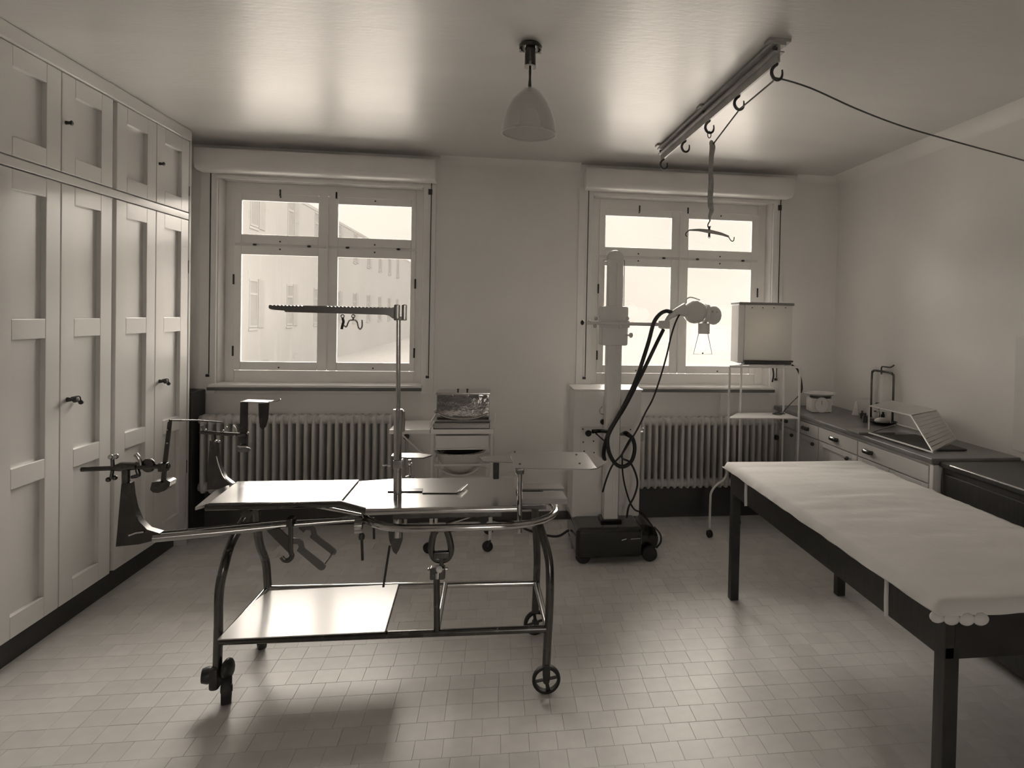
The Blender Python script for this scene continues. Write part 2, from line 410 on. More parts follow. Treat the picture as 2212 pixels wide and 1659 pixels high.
# ------------------------------------------------------------------ outside
struct('ground', M().box((-300, 20.0, -.9), (300, 600, -.7)), mat('meadow', .052, .95, var=.06, scale=.1, spec=0))
struct('yard', M().box((-300, -60.0, -.9), (300, 20.0, -.7)), SNOW)
fx = -7.5
fac = thing('hospital_wing', (fx, 28, -.7), 'pale rendered hospital wing seen through the left window, shuttered windows', 'building')
M().box((fx-9, 16.0, -.7), (fx, 75, 5.5)).build('wall', FACADE, fac, flat=True)
M().plate([(fx+.01, 15.99, 5.5), (fx+.01, 75.01, 5.5), (fx-9.01, 75.01, 5.5), (fx-9.01, 15.99, 5.5)], (0, 0, .12)).build('roof', FACADE, fac, flat=True)
ys = [17.6, 21.0, 24.4, 27.7, 31.2, 34.6, 38, 41.4, 44.8, 48.2]
p_w = None
for z0, z1 in ((.92, 2.38), (4.0, 5.44)):
    for yy in ys:
        if p_w is None:
            mm = M(); mm.box((fx-.02, yy-.55, z0), (fx+.03, yy+.08, z1))
            mm.bm.free(); mm = M()
            mm.box((fx-.02, yy-.58, z0), (fx+.015, yy-.52, z1)); mm.box((fx-.02, yy+.02, z0), (fx+.015, yy+.08, z1))
            mm.box((fx-.02, yy-.52, z0), (fx+.015, yy+.02, z0+.06)); mm.box((fx-.02, yy-.52, z1-.06), (fx+.015, yy+.02, z1)); mm.box((fx-.02, yy-.52, z1-.48), (fx+.015, yy+.02, z1-.40))
            p_w = mm.build('window', FACADE, fac, flat=True)
            M().box((fx-.01, yy-.52, z0+.06), (fx+.005, yy+.02, z1-.06)).build('pane', FDARK, p_w, flat=True)
            p_s = M().box((fx, yy+.12, z0-.03), (fx+.02, yy+.62, z1+.03), .005).build('shutter', mat('facade_shutter_pale', .047, .8, spec=0), fac, flat=True)
            p_l = M().box((fx, yy-.62, z0-.1), (fx+.02, yy+.12, z0-.03)).build('sill', FACADE, fac, flat=True)
            y_p, z_p = yy, z0
        else:
            for q in (p_w, p_s, p_l): dup(q, (0, yy-y_p, z0-z_p))
mm = M(); prev = None
for k in range(-26, 27):
    a = k*PI/52*1.0
    r = 260; x = r*math.sin(a); yv = r*math.cos(a)+20
    hgt = (58+5*math.sin(a*5+1)+3*math.sin(a*13)+2*math.sin(a*31))*max(.12, max(0, math.cos(a))**2.2)
    ring = [mm.bm.verts.new((x*q, yv*q, z)) for q, z in ((.72, -.8), (.86, hgt*.45+4*math.sin(a*17)), (1.0, hgt), (1.25, hgt*.6), (1.3, -.8))]
    if prev:
        for i in range(4): mm.face([prev[i], prev[i+1], ring[i+1], ring[i]])
    prev = ring
tag(mm.build('mountain', HILL), kind='structure')

# ------------------------------------------------------------------ built-in cupboard, left
XL = -1.935
cup = thing('built_in_cupboard', (-2.19, 3.0, 0), 'tall white enamelled built-in cupboard with panelled doors along the left wall', 'cupboard')
mm = M()
mm.box((XW, 1.9, .14), (XL-.024, 4.33, 2.60)); mm.build('carcass', ENAMEL, cup, flat=True)
mm = M()   # rounded far end
pr = [(-2.45, 4.30), (XL, 4.30)] + [(XL-.10+.10*math.cos(a), 4.30+.10*math.sin(a)) for a in [PI/2*k/8 for k in range(1, 9)]] + [(-2.45, 4.40)]
mm.plate([(x, y, .0) for x, y in pr], (0, 0, 2.60)); mm.build('end_post', ENAMEL, cup, ang=50)
M().box((XW, 1.9, 0), (XL-.07, 4.29, .14)).build('plinth', mat('plinth_dark', .03, .5), cup, flat=True)
M().box((XL-.03, 1.9, 2.53), (XL+.012, 4.30, 2.60), .01).build('cornice', ENAMEL, cup)
M().box((XL-.03, 1.9, 2.043), (XL-.002, 4.297, 2.083), .003).build('mid_rail', ENAMEL, cup)
def door(y0, y1, z0, z1, panels, name='door'):
    mm = M(); x0, x1 = XL-.023, XL; st = .09
    mm.box((x0, y0, z0), (x1, y0+st, z1), .003); mm.box((x0, y1-st, z0), (x1, y1, z1), .003)
    zs = [z0] + [v for p in panels for v in p] + [z1]
    for a, b in zip(zs[::2], zs[1::2]): mm.box((x0, y0+st, a), (x1, y1-st, b), .003)
    d = mm.build(name, ENAMEL, cup)
    for a, b in panels:
        M().box((x0-.004, y0+st-.005, a-.005), (x0+.002, y1-st+.005, b+.005)).build('panel', ENAMEL, d, flat=True)
    return d
LOW = [(.235, .750), (.834, 1.352), (1.437, 1.957)]
UP = [(2.165, 2.443)]
for a in (1.98, 2.75, 3.537):
    for k, (y0, y1) in enumerate(((a, a+.373), (a+.379, a+.752))):
        d = door(y0, y1, .145, 2.037, LOW); u = door(y0, y1, 2.088, 2.527, UP)
        if k == 1:   # knob and swinging escutcheon by the meeting edge
            M().lathe([(0, 0), (.011, 0), (.009, .012), (.007, .02), (.014, .03), (.012, .042), (0, .045)], (XL, y0+.045, 1.07), (1, 0, 0), 14).build('knob', IRON, d)
            M().tube([(XL+.01, y0+.055, 1.078), (XL+.025, y0+.085, 1.08), (XL+.02, y0+.105, 1.06)], .003, 8, sm=4).ball((XL+.02, y0+.107, 1.05), .011).build('key', IRON, d)
            M().lathe([(0, 0), (.009, 0), (.007, .015), (.012, .024), (0, .032)], (XL, y0+.025, 2.31), (1, 0, 0), 12).build('knob', IRON, u)
            if a < 3.5: continue
            for hz in (1.75, .5): M().cyl((XL+.002, y1+.002, hz-.04), (XL+.002, y1+.002, hz+.04), .0022, 8).build('hinge', IRON, d)
            M().cyl((XL+.002, y1+.002, 2.19), (XL+.002, y1+.002, 2.25), .0022, 8).build('hinge', IRON, u)

# ------------------------------------------------------------------ radiators
def radiator(x0, n, sp, z0, z1, yf, label, feet):
    r = thing('radiator', (x0+n*sp/2, yf+.06, z0), label, 'radiator', 'cast iron radiators under the windows')
    mm = M(); a, b = yf+.002, yf+.118; rr = .040; hw = .0125
    prof = []
    for cy_, cz_, a0 in ((b-rr, z1-rr, 0), (a+rr, z1-rr, PI/2), (a+rr, z0+rr, PI), (b-rr, z0+rr, 1.5*PI)):
        for k in range(5): t = a0+PI/2*k/4; prof.append((cy_+rr*math.cos(t), cz_+rr*math.sin(t)))
    cyc, czc = (a+b)/2, (z0+z1)/2
    rings = []
    for dx, ins in ((-hw, .010), (-hw*.6, .002), (0, 0), (hw*.6, .002), (hw, .010)):
        ring = []
        for y_, z_ in prof:
            d_ = Vector((y_-cyc, z_-czc)); q = Vector((max(-1, min(1, d_.x/(b-a)*2)), max(-1, min(1, d_.y/(z1-z0)*2))))
            ring.append(mm.bm.verts.new((x0+dx, y_-q.x*ins, z_-q.y*ins)))
        rings.append(ring)
    n_ = len(prof)
    for A_, B_ in zip(rings, rings[1:]):
        for k in range(n_): mm.face([A_[k], A_[(k+1) % n_], B_[(k+1) % n_], B_[k]])
    mm.face(rings[0]); mm.face(list(reversed(rings[-1])))
    for zc in (z1-.036, z0+.045):
        mm.lathe([(0, -sp/2), (.028, -sp/2), (.032, -sp*.25), (.034, 0), (.032, sp*.25), (.028, sp/2), (0, sp/2)], (x0, (a+b)/2-.018, zc), (1, 0, 0), 12)
    s = mm.build('section', RADP, r, ang=50)
    for k in range(1, n): dup(s, (k*sp, 0, 0))
    M().cyl((x0, (a+b)/2, z1-.05), (x0+(n-1)*sp, (a+b)/2, z1-.05), .020, 10).build('connector', RADP, r)
    M().cyl((x0, (a+b)/2, z0+.05), (x0+(n-1)*sp, (a+b)/2, z0+.05), .020, 10).build('connector', RADP, r)
    for q in feet:
        M().box((x0+q-.015, yf+.02, 0), (x0+q+.015, yf+.06, z0+.03), .004).build('foot', RADP, r)
    e = x0+(n-1)*sp
    M().tube([(e, (a+b)/2, z1-.05), (e+.045, (a+b)/2, z1-.05), (e+.05, yf+.08, z1-.2), (e+.05, yf+.09, .02)], .011, 10, sm=4).build('pipe', RADP, r)
    M().lathe([(0, 0), (.02, 0), (.02, .03), (.012, .045), (0, .045)], (e+.05, yf+.08, z1-.16), (0, -1, 0), 12).build('valve', IRON, r)
    return r
radiator(-1.925, 26, .0498, .27, .795, 4.46, 'long ribbed radiator under the left window, behind the operating table', ())
radiator(1.03, 21, .0488, .25, .775, 4.46, 'ribbed radiator under the right window, beside the white x-ray cabinet', ())

# ------------------------------------------------------------------ pendant lamp
L = at(1146, 100, Z=2.59); lx, ly = L.x, L.y
lamp = thing('pendant_lamp', (lx, ly, 2.60), 'opal glass bell pendant lamp hanging from the ceiling', 'lamp')
M().lathe([(0, 0), (.046, 0), (.048, .012), (.040, .022), (0, .022)], (lx, ly, 2.578), n=24).build('ceiling_rose', BLACK, lamp)
M().lathe([(0, 0), (.021, 0), (.023, .004), (.022, .06), (.024, .07), (0, .07)], (lx, ly, 2.508), n=20).build('socket', BLACK, lamp)
M().lathe([(0, 0), (.0245, 0), (.0245, .006), (0, .006)], (lx, ly, 2.503), n=20).build('socket_rim', CHROME, lamp)
for s in (-1, 1): M().lathe([(0, 0), (.008, 0), (.006, .012), (0, .014)], (lx+s*.037, ly, 2.565), n=10).build('fixing_nut', CHROME, lamp)
M().tube([(lx, ly, 2.51), (lx, ly, 2.46), (lx, ly, 2.42)], [.006, .005, .008], 12).build('stem', BLACK, lamp)
out_p = [(.008, 2.421), (.026, 2.418), (.044, 2.405), (.058, 2.388), (.073, 2.367), (.085, 2.345), (.096, 2.320), (.105, 2.290), (.110, 2.262), (.112, 2.238)]
pr = out_p + [(.108, 2.237)] + [(max(.004, r-.003), z-.002) for r, z in reversed(out_p[:-1])]
M().lathe(pr, (lx, ly, 0), n=40).build('shade', OPAL, lamp)
M().lathe([(.108, 2.232), (.1135, 2.232), (.1135, 2.240), (.108, 2.240)], (lx, ly, 0), n=40, closed=True).build('shade_rim', OPAL, lamp)

# ------------------------------------------------------------------ ceiling rail with hooks
ra, rb = Vector((1.065, 2.405, 2.60)), Vector((1.015, 4.06, 2.60))
rail = thing('ceiling_rail', ((ra+rb)/2), 'dark iron suspension rail screwed to the ceiling left of the couch', 'rail')
dv = (rb-ra).normalized(); sd = Vector((dv.y, -dv.x, 0))
def railbox(o0, o1, z0, z1, name, l0=0, l1=None, mt=RAILP, par=rail, bev=.002):
    L1 = (rb-ra).length if l1 is None else l1
    P = [ra+dv*l0+sd*o0, ra+dv*l0+sd*o1, ra+dv*L1+sd*o1, ra+dv*L1+sd*o0]
    return M().plate([(p.x, p.y, z0) for p in P], (0, 0, z1-z0)).build(name, mt, par, flat=True)
railbox(-.030, .030, 2.578, 2.588, 'top_flange'); railbox(-.005, .005, 2.51, 2.578, 'web')
railbox(-.022, -.005, 2.548, 2.554, 'bead'); railbox(.005, .022, 2.548, 2.554, 'bead')
railbox(-.045, .045, 2.588, 2.599, 'end_plate', -.01, .04); railbox(-.05, .05, 2.588, 2.599, 'end_plate', 1.58, 1.64)
railbox(-.045, .045, 2.588, 2.599, 'fixing_plate', .80, .85)
for l in (.01, .82, 1.63): M().ball(tuple(ra+dv*l+sd*-.014-Vector((0, 0, .035))), .009).build('bolt', IRON, rail)
hk = None; hooks = []
for i, (l, s) in enumerate(((.015, 1), (.39, 1), (.77, 1), (1.16, 1), (1.60, 1))):
    b = ra+dv*l+Vector((0, 0, -.09))
    if hk is None:
        pts = [(0, 0, .012), (0, 0, -.004), (-.010, 0, -.012), (-.020, 0, -.026), (-.021, 0, -.044), (-.011, 0, -.060), (.004, 0, -.065), (.018, 0, -.057), (.023, 0, -.042), (.022, 0, -.024)]
        mm = M().tube([b+Vector(p) for p in pts], [.005, .006, .007, .007, .0065, .005, .003], 10, sm=4)
        hk = mm.build('hook', IRON, rail); hb = b
        hooks.append(b)
    else: dup(hk, b-hb); hooks.append(b)
h3 = hooks[2]
# ring, twisted sling and spreader bar hanging from the third hook
bot = h3+Vector((0, 0, -.062))
hoist = thing('suspension_strap', bot, 'twisted canvas strap hanging from the ceiling rail in front of the right window', 'strap')
def dn(x, y): return at(x, y, Y=h3.y)
M().tube([bot+Vector((.009*math.sin(a), 0, -.012-.017*math.cos(a)+.0)) for a in [2*PI*k/14 for k in range(14)]], .0025, 6, closed=True).build('ring', IRON, hoist)
pts = [(1537, 303), (1537, 308), (1539, 318), (1537, 335), (1536, 352), (1535, 372), (1536, 392), (1535, 412), (1534, 432), (1535, 444), (1537, 455), (1533, 468), (1534, 478)]
mm = M(); P = [dn(*p) for p in pts]
mm.tube(P, [.005, .013, .016, .013, .012, .012, .014, .015, .014, .015, .012, .008, .003], 10, sm=4, flat=(1.0, .45)).build('sling', mat('canvas_webbing', .30, .85, var=.2, scale=40, bump=.3), hoist)
mm = M().tube([dn(1534, 476), dn(1529, 486), dn(1531, 492), dn(1535, 489)], .003, 8, sm=4).build('end_hook', IRON, hoist)
spr = thing('spreader_bar', dn(1533, 500), 'slightly curved spreader bar with end hooks hanging below the canvas strap', 'bar')
M().tube([dn(1489, 497), dn(1510, 497), dn(1532, 500), dn(1556, 505), dn(1574, 511)], [.004, .007, .010, .008, .005], 10, sm=4).build('bar', mat('bar_wood', .35, .5, var=.2, scale=20), spr)
M().cyl(dn(1532, 489), dn(1532, 512), .006, 10).build('pin', IRON, spr)
M().tube([dn(1532, 512)+Vector((.005*math.cos(a), 0, .005*math.sin(a))) for a in [2*PI*k/12 for k in range(12)]], .0015, 6, closed=True).build('eye', IRON, spr)
M().tube([dn(1573, 510), dn(1577, 517), dn(1581, 521), dn(1585, 519), dn(1586, 512)], .0025, 8, sm=4).build('hook', IRON, spr)
M().tube([dn(1490, 497), dn(1484, 501), dn(1481, 507), dn(1484, 511)], .0025, 8, sm=4).build('hook', IRON, spr)
# rope over the first hook, down to the strap on one side and away to the right wall on the other
h1 = hooks[0]+Vector((0, 0, -.058)); h2 = hooks[1]+Vector((.004, 0, -.058))
hA = dn(1540, 312); hB = h2+Vector((0, 0, -.004))
pts = [hA, hA.lerp(hB, .33), hA.lerp(hB, .9), hB, hB.lerp(h1, .1), hB.lerp(h1, .9), h1, at(1750, 190, Y=2.45), at(1850, 235, Y=2.55), at(1950, 273, Y=2.62), at(2060, 305, Y=2.70), at(2212, 347, Y=2.78), Vector((2.568, 2.8, 2.27))]
tag(M().tube(pts, .0035, 8, sm=5).build('rope', mat('hemp_rope', .10, .9, bump=.4, bscale=200)), 'thin rope running over the ceiling rail hooks to the right wall', 'rope')

# ------------------------------------------------------------------ operating table on its tubular carriage
YN, YR = 2.50, 2.95
opt = thing('operating_table', (-.45, 2.72, 0), 'nickel-plated fracture operating table on a wheeled tubular carriage', 'table')
def n_(x, y): return at(x, y, Y=YN+max(0, 1180-x)/700*.07)
def r_(x, y): return at(x, y, Y=YR)
def part(mm, name, mt, **k): return mm.build(name, mt, opt, **k)
# stadium frame
zt = .668; x0, x1 = -.30, .02; R = (YR-YN)/2; yc = (YN+YR)/2
pts = []
for k in range(13): a = -PI/2+PI*k/12; pts.append((x1+.23*math.cos(a), yc+R*math.sin(a), zt))
for k in range(13): a = PI/2+PI*k/12; pts.append((x0+.24*math.cos(a)-.0, yc+R*math.sin(a), zt))
part(M().tube(pts, .015, 12, closed=True), 'oval_frame', CHROME)
# table leaves
def leaf(x0, x1, y0, y1, z, th, name='table_leaf', mt=STEEL, par=opt, bev=.006):
    return M().box((x0, y0, z-th), (x1, y1, z), bev).build(name, mt, par)
def plate_on(P, z, th, name, mt, par=opt, **k):
    return M().plate([(p[0], p[1], z-th) for p in P], (0, 0, th)).build(name, mt, par, **k)
plate_on([(-.49, 2.49), (.077, 2.49), (.077, 2.93), (-.46, 2.93), (-.60, 2.895), (-.60, 2.57)], .752, .020, 'table_leaf', STEEL, flat=True)
plate_on([(-1.08, 2.575), (-.602, 2.575), (-.602, 2.89), (-1.10, 2.89)], .760, .024, 'table_leaf', STEEL, flat=True)
part(M().tube([(-.49, 2.488, .741), (.075, 2.488, .741)], .013, 12), 'edge_roll', CHROME)
part(M().tube([(-1.09, 2.572, .745), (-.60, 2.572, .748), (-.48, 2.490, .741)], .013, 10), 'edge_roll', DARKM)
part(M().plate([(-1.08, 2.575, .759), (-1.10, 2.89, .759), (-1.15, 2.80, .748), (-1.14, 2.60, .738)], (0, 0, -.012)), 'end_lip', CHROME)
part(M().box((-1.05, 2.70, .700), (-.35, 2.76, .738), .008), 'spine_beam', DARKM)
part(M().box((-.40, 2.53, .695), (.02, 2.56, .735), .004), 'cross_bearer', DARKM)
part(M().box((-.40, 2.88, .695), (.02, 2.91, .735), .004), 'cross_bearer', DARKM)
for px in ((n_(1135, 1061), n_(1225, 1082)),):
    for a, b, c, d, th in (((1122, 1044), (1210, 1044), (1220, 1056), (1122, 1056), .008), ((1122, 1062), (1216, 1062), (1226, 1078), (1120, 1078), .02)):
        z = .742; q = [at(*p, Z=z) for p in (a, b, c, d)]
        plate_on([(v.x, v.y) for v in q], z, th, 'seat_plate', mat('worn_steel', .26, .3, 1.0), flat=True)
part(M().box((.06, 2.60, .70), (.20, 2.63, .722), .003), 'plate_bearer', DARKM)
part(M().box((.06, 2.80, .70), (.20, 2.83, .722), .003), 'plate_bearer', DARKM)
# left end legs
ap = at(530, 1140, Y=2.72)
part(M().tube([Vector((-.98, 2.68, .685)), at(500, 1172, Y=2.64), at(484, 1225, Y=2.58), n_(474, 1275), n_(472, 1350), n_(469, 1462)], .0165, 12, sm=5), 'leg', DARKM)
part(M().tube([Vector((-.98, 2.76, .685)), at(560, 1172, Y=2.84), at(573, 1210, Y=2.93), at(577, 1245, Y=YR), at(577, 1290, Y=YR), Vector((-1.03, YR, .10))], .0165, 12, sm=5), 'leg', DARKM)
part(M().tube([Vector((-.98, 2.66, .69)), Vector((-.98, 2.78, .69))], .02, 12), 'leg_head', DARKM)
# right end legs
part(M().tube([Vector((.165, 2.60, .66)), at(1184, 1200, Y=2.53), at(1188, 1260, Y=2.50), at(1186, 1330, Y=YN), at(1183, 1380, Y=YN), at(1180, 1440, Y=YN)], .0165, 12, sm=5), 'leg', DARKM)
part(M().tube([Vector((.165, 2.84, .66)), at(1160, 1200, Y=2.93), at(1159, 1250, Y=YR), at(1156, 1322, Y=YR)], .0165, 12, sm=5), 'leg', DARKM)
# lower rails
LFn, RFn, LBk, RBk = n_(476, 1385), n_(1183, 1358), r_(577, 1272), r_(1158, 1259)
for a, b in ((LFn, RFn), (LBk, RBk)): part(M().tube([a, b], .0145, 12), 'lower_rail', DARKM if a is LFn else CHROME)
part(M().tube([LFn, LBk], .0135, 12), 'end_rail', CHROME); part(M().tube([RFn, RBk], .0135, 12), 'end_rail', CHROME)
xm = n_(944, 1362); part(M().tube([xm, at(962, 1262, Y=YR)], .0125, 12), 'cross_rail', CHROME)
# wheels
def wheel(c, r, wd, axis, name='wheel', n=28):
    mm = M(); ax = Vector(axis).normalized()
    mm.lathe([(r*.78, -wd/2), (r*.96, -wd/2), (r, -wd/4), (r, wd/4), (r*.96, wd/2), (r*.78, wd/2)], c, ax, n, closed=True)
    wl = mm.build(name, RUBBER, opt)
    mm = M(); mm.lathe([(0, -wd*.6), (r*.24, -wd*.6), (r*.24, wd*.6), (0, wd*.6)], c, ax, 14); mm.build('hub', IRON, wl)
    u = ax.orthogonal().normalized(); v = ax.cross(u)
    for k in range(4):
        a = PI/2*k+.6; e = u*math.cos(a)+v*math.sin(a)
        M().tube([Vector(c)+e*r*.2, Vector(c)+e*r*.82], r*.10, 8, flat=(1.3, 1)).build('spoke', IRON, wl)
    return wl
wc = n_(1180, 1468); wheel((wc.x, YN, .056), .056, .024, (0.05, 1, 0))
wc2 = at(1157, 1337, Y=YR+.02); wheel((wc2.x, YR+.02, .056), .056, .024, (-.25, 1, 0))
part(M().box((wc.x-.014, YN-.022, .06), (wc.x+.014, YN+.022, .12), .005), 'wheel_fork', IRON)
yl = YN+.07
wheel((-1.005, yl-.01, .056), .056, .034, (1, .35, 0))
part(M().box((-1.065, yl-.03, .055), (-1.030, yl+.025, .14), .012), 'wheel_fork', IRON)
part(M().lathe([(0, -.02), (.026, -.02), (.032, 0), (.026, .02), (0, .02)], (-1.075, yl, .105), (1, .2, 0), 18), 'castor_brake', IRON)
part(M().ball((-1.005, yl, .125), .040, 16, (.55, 1, 1)), 'castor_cowl', IRON)
wheel((-1.02, YR+.01, .056), .056, .03, (1, .5, 0))
part(M().box((-1.05, YR-.02, .09), (-.99, YR+.03, .125), .01), 'wheel_fork', IRON)
part(M().plate([r_(572, 1270), r_(606, 1272), r_(590, 1286), r_(576, 1302)], (0, .02, 0)), 'gusset', IRON)
# central jack column with yoke
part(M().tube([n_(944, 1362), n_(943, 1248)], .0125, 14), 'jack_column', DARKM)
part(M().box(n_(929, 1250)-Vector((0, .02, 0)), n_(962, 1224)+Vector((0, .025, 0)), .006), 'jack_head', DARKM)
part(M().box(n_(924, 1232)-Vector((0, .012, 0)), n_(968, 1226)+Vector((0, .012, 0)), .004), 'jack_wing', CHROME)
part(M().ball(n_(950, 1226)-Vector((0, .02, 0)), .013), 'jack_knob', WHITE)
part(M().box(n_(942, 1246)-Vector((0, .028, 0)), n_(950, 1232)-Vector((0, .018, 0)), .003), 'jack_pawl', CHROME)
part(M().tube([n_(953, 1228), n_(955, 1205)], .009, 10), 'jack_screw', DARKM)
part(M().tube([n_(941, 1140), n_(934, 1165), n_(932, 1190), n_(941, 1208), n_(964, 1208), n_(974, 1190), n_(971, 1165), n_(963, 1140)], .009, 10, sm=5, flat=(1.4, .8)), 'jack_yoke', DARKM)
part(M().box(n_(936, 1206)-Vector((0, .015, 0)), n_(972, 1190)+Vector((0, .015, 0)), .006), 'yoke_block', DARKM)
part(M().box(n_(925, 1130)+Vector((0, .10, 0)), n_(985, 1110)+Vector((0, .20, 0)), .008), 'gear_box', IRON)
part(M().tube([at(964, 1132, Y=2.62), at(1052, 1104, Y=2.62)], .006, 8), 'stay_rod', CHROME)
part(M().lathe([(0, 0), (.02, 0), (.02, .03), (0, .03)], at(1045, 1117, Y=2.75), (0, -1, 0), 12), 'stay_pivot', IRON)
# pelvic post through the table
YP = 2.60
def p_(x, y): return at(x, y, Y=YP)
part(M().tube([p_(859, 1160), p_(859, 990), p_(860, 886)], .0165, 16), 'post', CHROME)
part(M().tube([p_(860, 888), p_(861, 690)], .0088, 14), 'pole', CHROME)
part(M().tube([p_(860, 890), p_(860, 884)], .019, 16), 'post_collar', CHROME)
part(M().box(p_(866, 933)-Vector((0, .012, 0)), p_(875, 886)+Vector((0, .012, 0)), .004), 'post_bracket', CHROME)
part(M().box(p_(850, 1010)-Vector((0, .022, 0)), p_(872, 992)+Vector((0, .022, 0)), .005), 'post_clamp', STEEL)
part(M().tube([p_(845, 1002)+Vector((0, -.02, 0)), p_(829, 1002)+Vector((0, -.02, 0))], .003, 8), 'clamp_pin', CHROME)
part(M().plate([at(x, y, Z=.905) for x, y in ((845, 987), (850, 981), (905, 981), (934, 985), (915, 991), (880, 991))], (0, 0, .005)), 'small_tray', STEEL)
part(M().tube([at(885, 993, Y=2.55), at(886, 1028, Y=2.55)], .0055, 10), 'screw', CHROME)
part(M().lathe([(0, 0), (.018, .002), (.018, .006), (.006, .010), (0, .012)], at(886, 1032, Y=2.55), n=18), 'screw_foot', CHROME)
part(M().ball(at(885, 1003, Y=2.55), .010), 'screw_nut', CHROME)
# serrated top arm
teeth = [(580, 664), (581, 659)]
x = 586
while x < 850:
    yb_ = 658.5+(x-580)*.021
    if not 652 < x < 700: teeth += [(x, yb_), (x+3, yb_+1.8), (x+6, yb_)]
    x += 8
teeth += [(852, 664), (862, 690), (848, 688), (840, 682), (832, 680), (616, 674), (614, 671), (588, 669), (582, 667)]
part(M().plate([p_(*q) for q in teeth], (0, .016, 0)), 'serrated_arm', STEEL, flat=True)
part(M().box(p_(851, 690)-Vector((0, .012, 0)), p_(863, 658)+Vector((0, .022, 0)), .004), 'arm_clamp', STEEL)
part(M().box(p_(868, 692)-Vector((0, .012, 0)), p_(878, 658)+Vector((0, .022, 0)), .004), 'arm_clamp', STEEL)
part(M().box(p_(851, 692)-Vector((0, .010, 0)), p_(878, 684)+Vector((0, .020, 0)), .003), 'clamp_base', STEEL)
for rx in (740, 763):
    c = p_(rx, 683); part(M().tube([c+Vector((.006*math.cos(a), 0, .006*math.sin(a))) for a in [2*PI*k/12 for k in range(12)]], .002, 6, closed=True), 'ring', CHROME)
part(M().tube([p_(763, 687), p_(763, 692)], .004, 8), 'hook_pin', CHROME)
part(M().tube([p_(743, 703), p_(748, 706), p_(752, 697), p_(756, 692), p_(768, 692), p_(772, 698), p_(774, 707), p_(778, 711), p_(782, 705), p_(782, 691)], .0028, 8, sm=4), 'traction_hook', CHROME)
part(M().tube([p_(740, 687), p_(742, 695), p_(740, 702), p_(738, 711)], .005, 8, sm=3), 'chain_end', IRON)
# wedge and hanging rods below the post
part(M().plate([p_(*q) for q in ((838, 1140), (869, 1140), (869, 1168), (862, 1188), (856, 1198), (849, 1192), (841, 1168))], (0, .02, 0)), 'post_wedge', DARKM)
part(M().tube([p_(842, 1178), p_(828, 1268)], .0045, 8), 'release_lever', IRON)
part(M().tube([n_(781, 1152), n_(783, 1210)], .0052, 8), 'hanging_rod', IRON)
part(M().lathe([(0, 0), (.010, 0), (.012, .012), (.009, .022), (0, .022)], n_(781, 1165), n=12), 'rod_nut', IRON)
part(M().tube([at(807, 1118, Y=2.75), at(808, 1164, Y=2.75)], .0048, 8), 'hanging_rod', IRON)
part(M().lathe([(.014, -.014), (.030, -.014), (.030, .014), (.014, .014)], at(775, 1135, Y=2.60), (1, .1, 0), 18, closed=True), 'swivel_ring', CHROME)
part(M().ball(at(789, 1106, Y=2.52), .010), 'swivel_knob', CHROME); part(M().ball(at(842, 1107, Y=2.52), .009), 'swivel_knob', CHROME)
# near extension arm, L-shaped foot casting and its fittings
YA = 2.46
def a_(x, y): return at(x, y, Y=YA)
part(M().tube([at(782, 1122, Y=2.62), at(640, 1133, Y=2.58), at(480, 1149, Y=2.52), at(330, 1163, Y=YA)], [.006, .010, .013, .015], 14), 'extension_arm', mat('old_nickel', .38, .2, 1.0))
part(M().tube([at(790, 1116, Y=2.66), at(600, 1126, Y=2.60), at(335, 1154, Y=YA+.02)], [.005, .006, .008], 10), 'tension_rod', DARKM)
part(M().plate([a_(*q) for q in ((250, 1181), (253, 1150), (258, 1090), (262, 1046), (280, 1044), (283, 1072), (289, 1100), (300, 1126), (318, 1144), (345, 1152), (348, 1164), (300, 1176))], (0, .030, 0)), 'foot_casting', DARKM)
part(M().tube([a_(279, 1156)-Vector((0, .002, 0)), a_(296, 1150)-Vector((0, .002, 0)), a_(312, 1148)-Vector((0, .002, 0))], .004, 8), 'casting_flange', CHROME)
YB2 = YA+.015
def b_(x, y): return at(x, y, Y=YB2)
part(M().tube([b_(272, 1048), b_(272, 1012)], .013, 12), 'stem', DARKM)
part(M().tube([b_(176, 1014), b_(250, 1011), b_(366, 1007)], .0085, 12), 'cross_rod', DARKM)
part(M().tube([b_(248, 1011), b_(262, 1008), b_(295, 1006)], [.011, .017, .014], 14), 'sleeve', DARKM)
part(M().box(b_(344, 1018)-Vector((0, .014, 0)), b_(363, 999)+Vector((0, .014, 0)), .004), 'end_clamp', DARKM)
part(M().tube([b_(244, 1008), b_(243, 992)], .006, 8), 'wing_screw', DARKM)
part(M().ball(b_(239, 987), .009).ball(b_(250, 986), .010), 'wing_nut', CHROME)
part(M().tube([b_(243, 1016), b_(240, 1034)], .006, 8), 'wing_screw', DARKM)
part(M().ball(b_(234, 1036), .009).ball(b_(248, 1032), .009), 'wing_nut', DARKM)
part(M().tube([b_(293, 981), b_(299, 988), b_(303, 996), b_(304, 1006)], [.008, .007, .005], 10, sm=3), 'lever', CHROME)
part(M().tube([b_(296, 1014), b_(299, 1026), b_(284, 1031)], [.007, .008, .006], 10, sm=3), 'lever', DARKM)
part(M().lathe([(0, -.006), (.024, -.006), (.026, 0), (.024, .006), (0, .006)], b_(319, 1006)+Vector((0, .005, 0)), (.25, 1, 0), 24), 'toothed_disc', DARKM)
part(M().plate([b_(*q) for q in ((347, 1042), (351, 1000), (362, 912), (369, 907), (369, 912), (359, 1000), (356, 1042))], (0, .010, 0)), 'foot_strap', DARKM)
for q in ((363, 928), (362, 957)): part(M().ball(b_(*q)-Vector((0, .003, 0)), .0035), 'rivet', CHROME)
part(M().tube([b_(366, 908), at(425, 908, Y=2.7), at(478, 912, Y=3.05)], .0032, 8), 'tie_rod', DARKM)
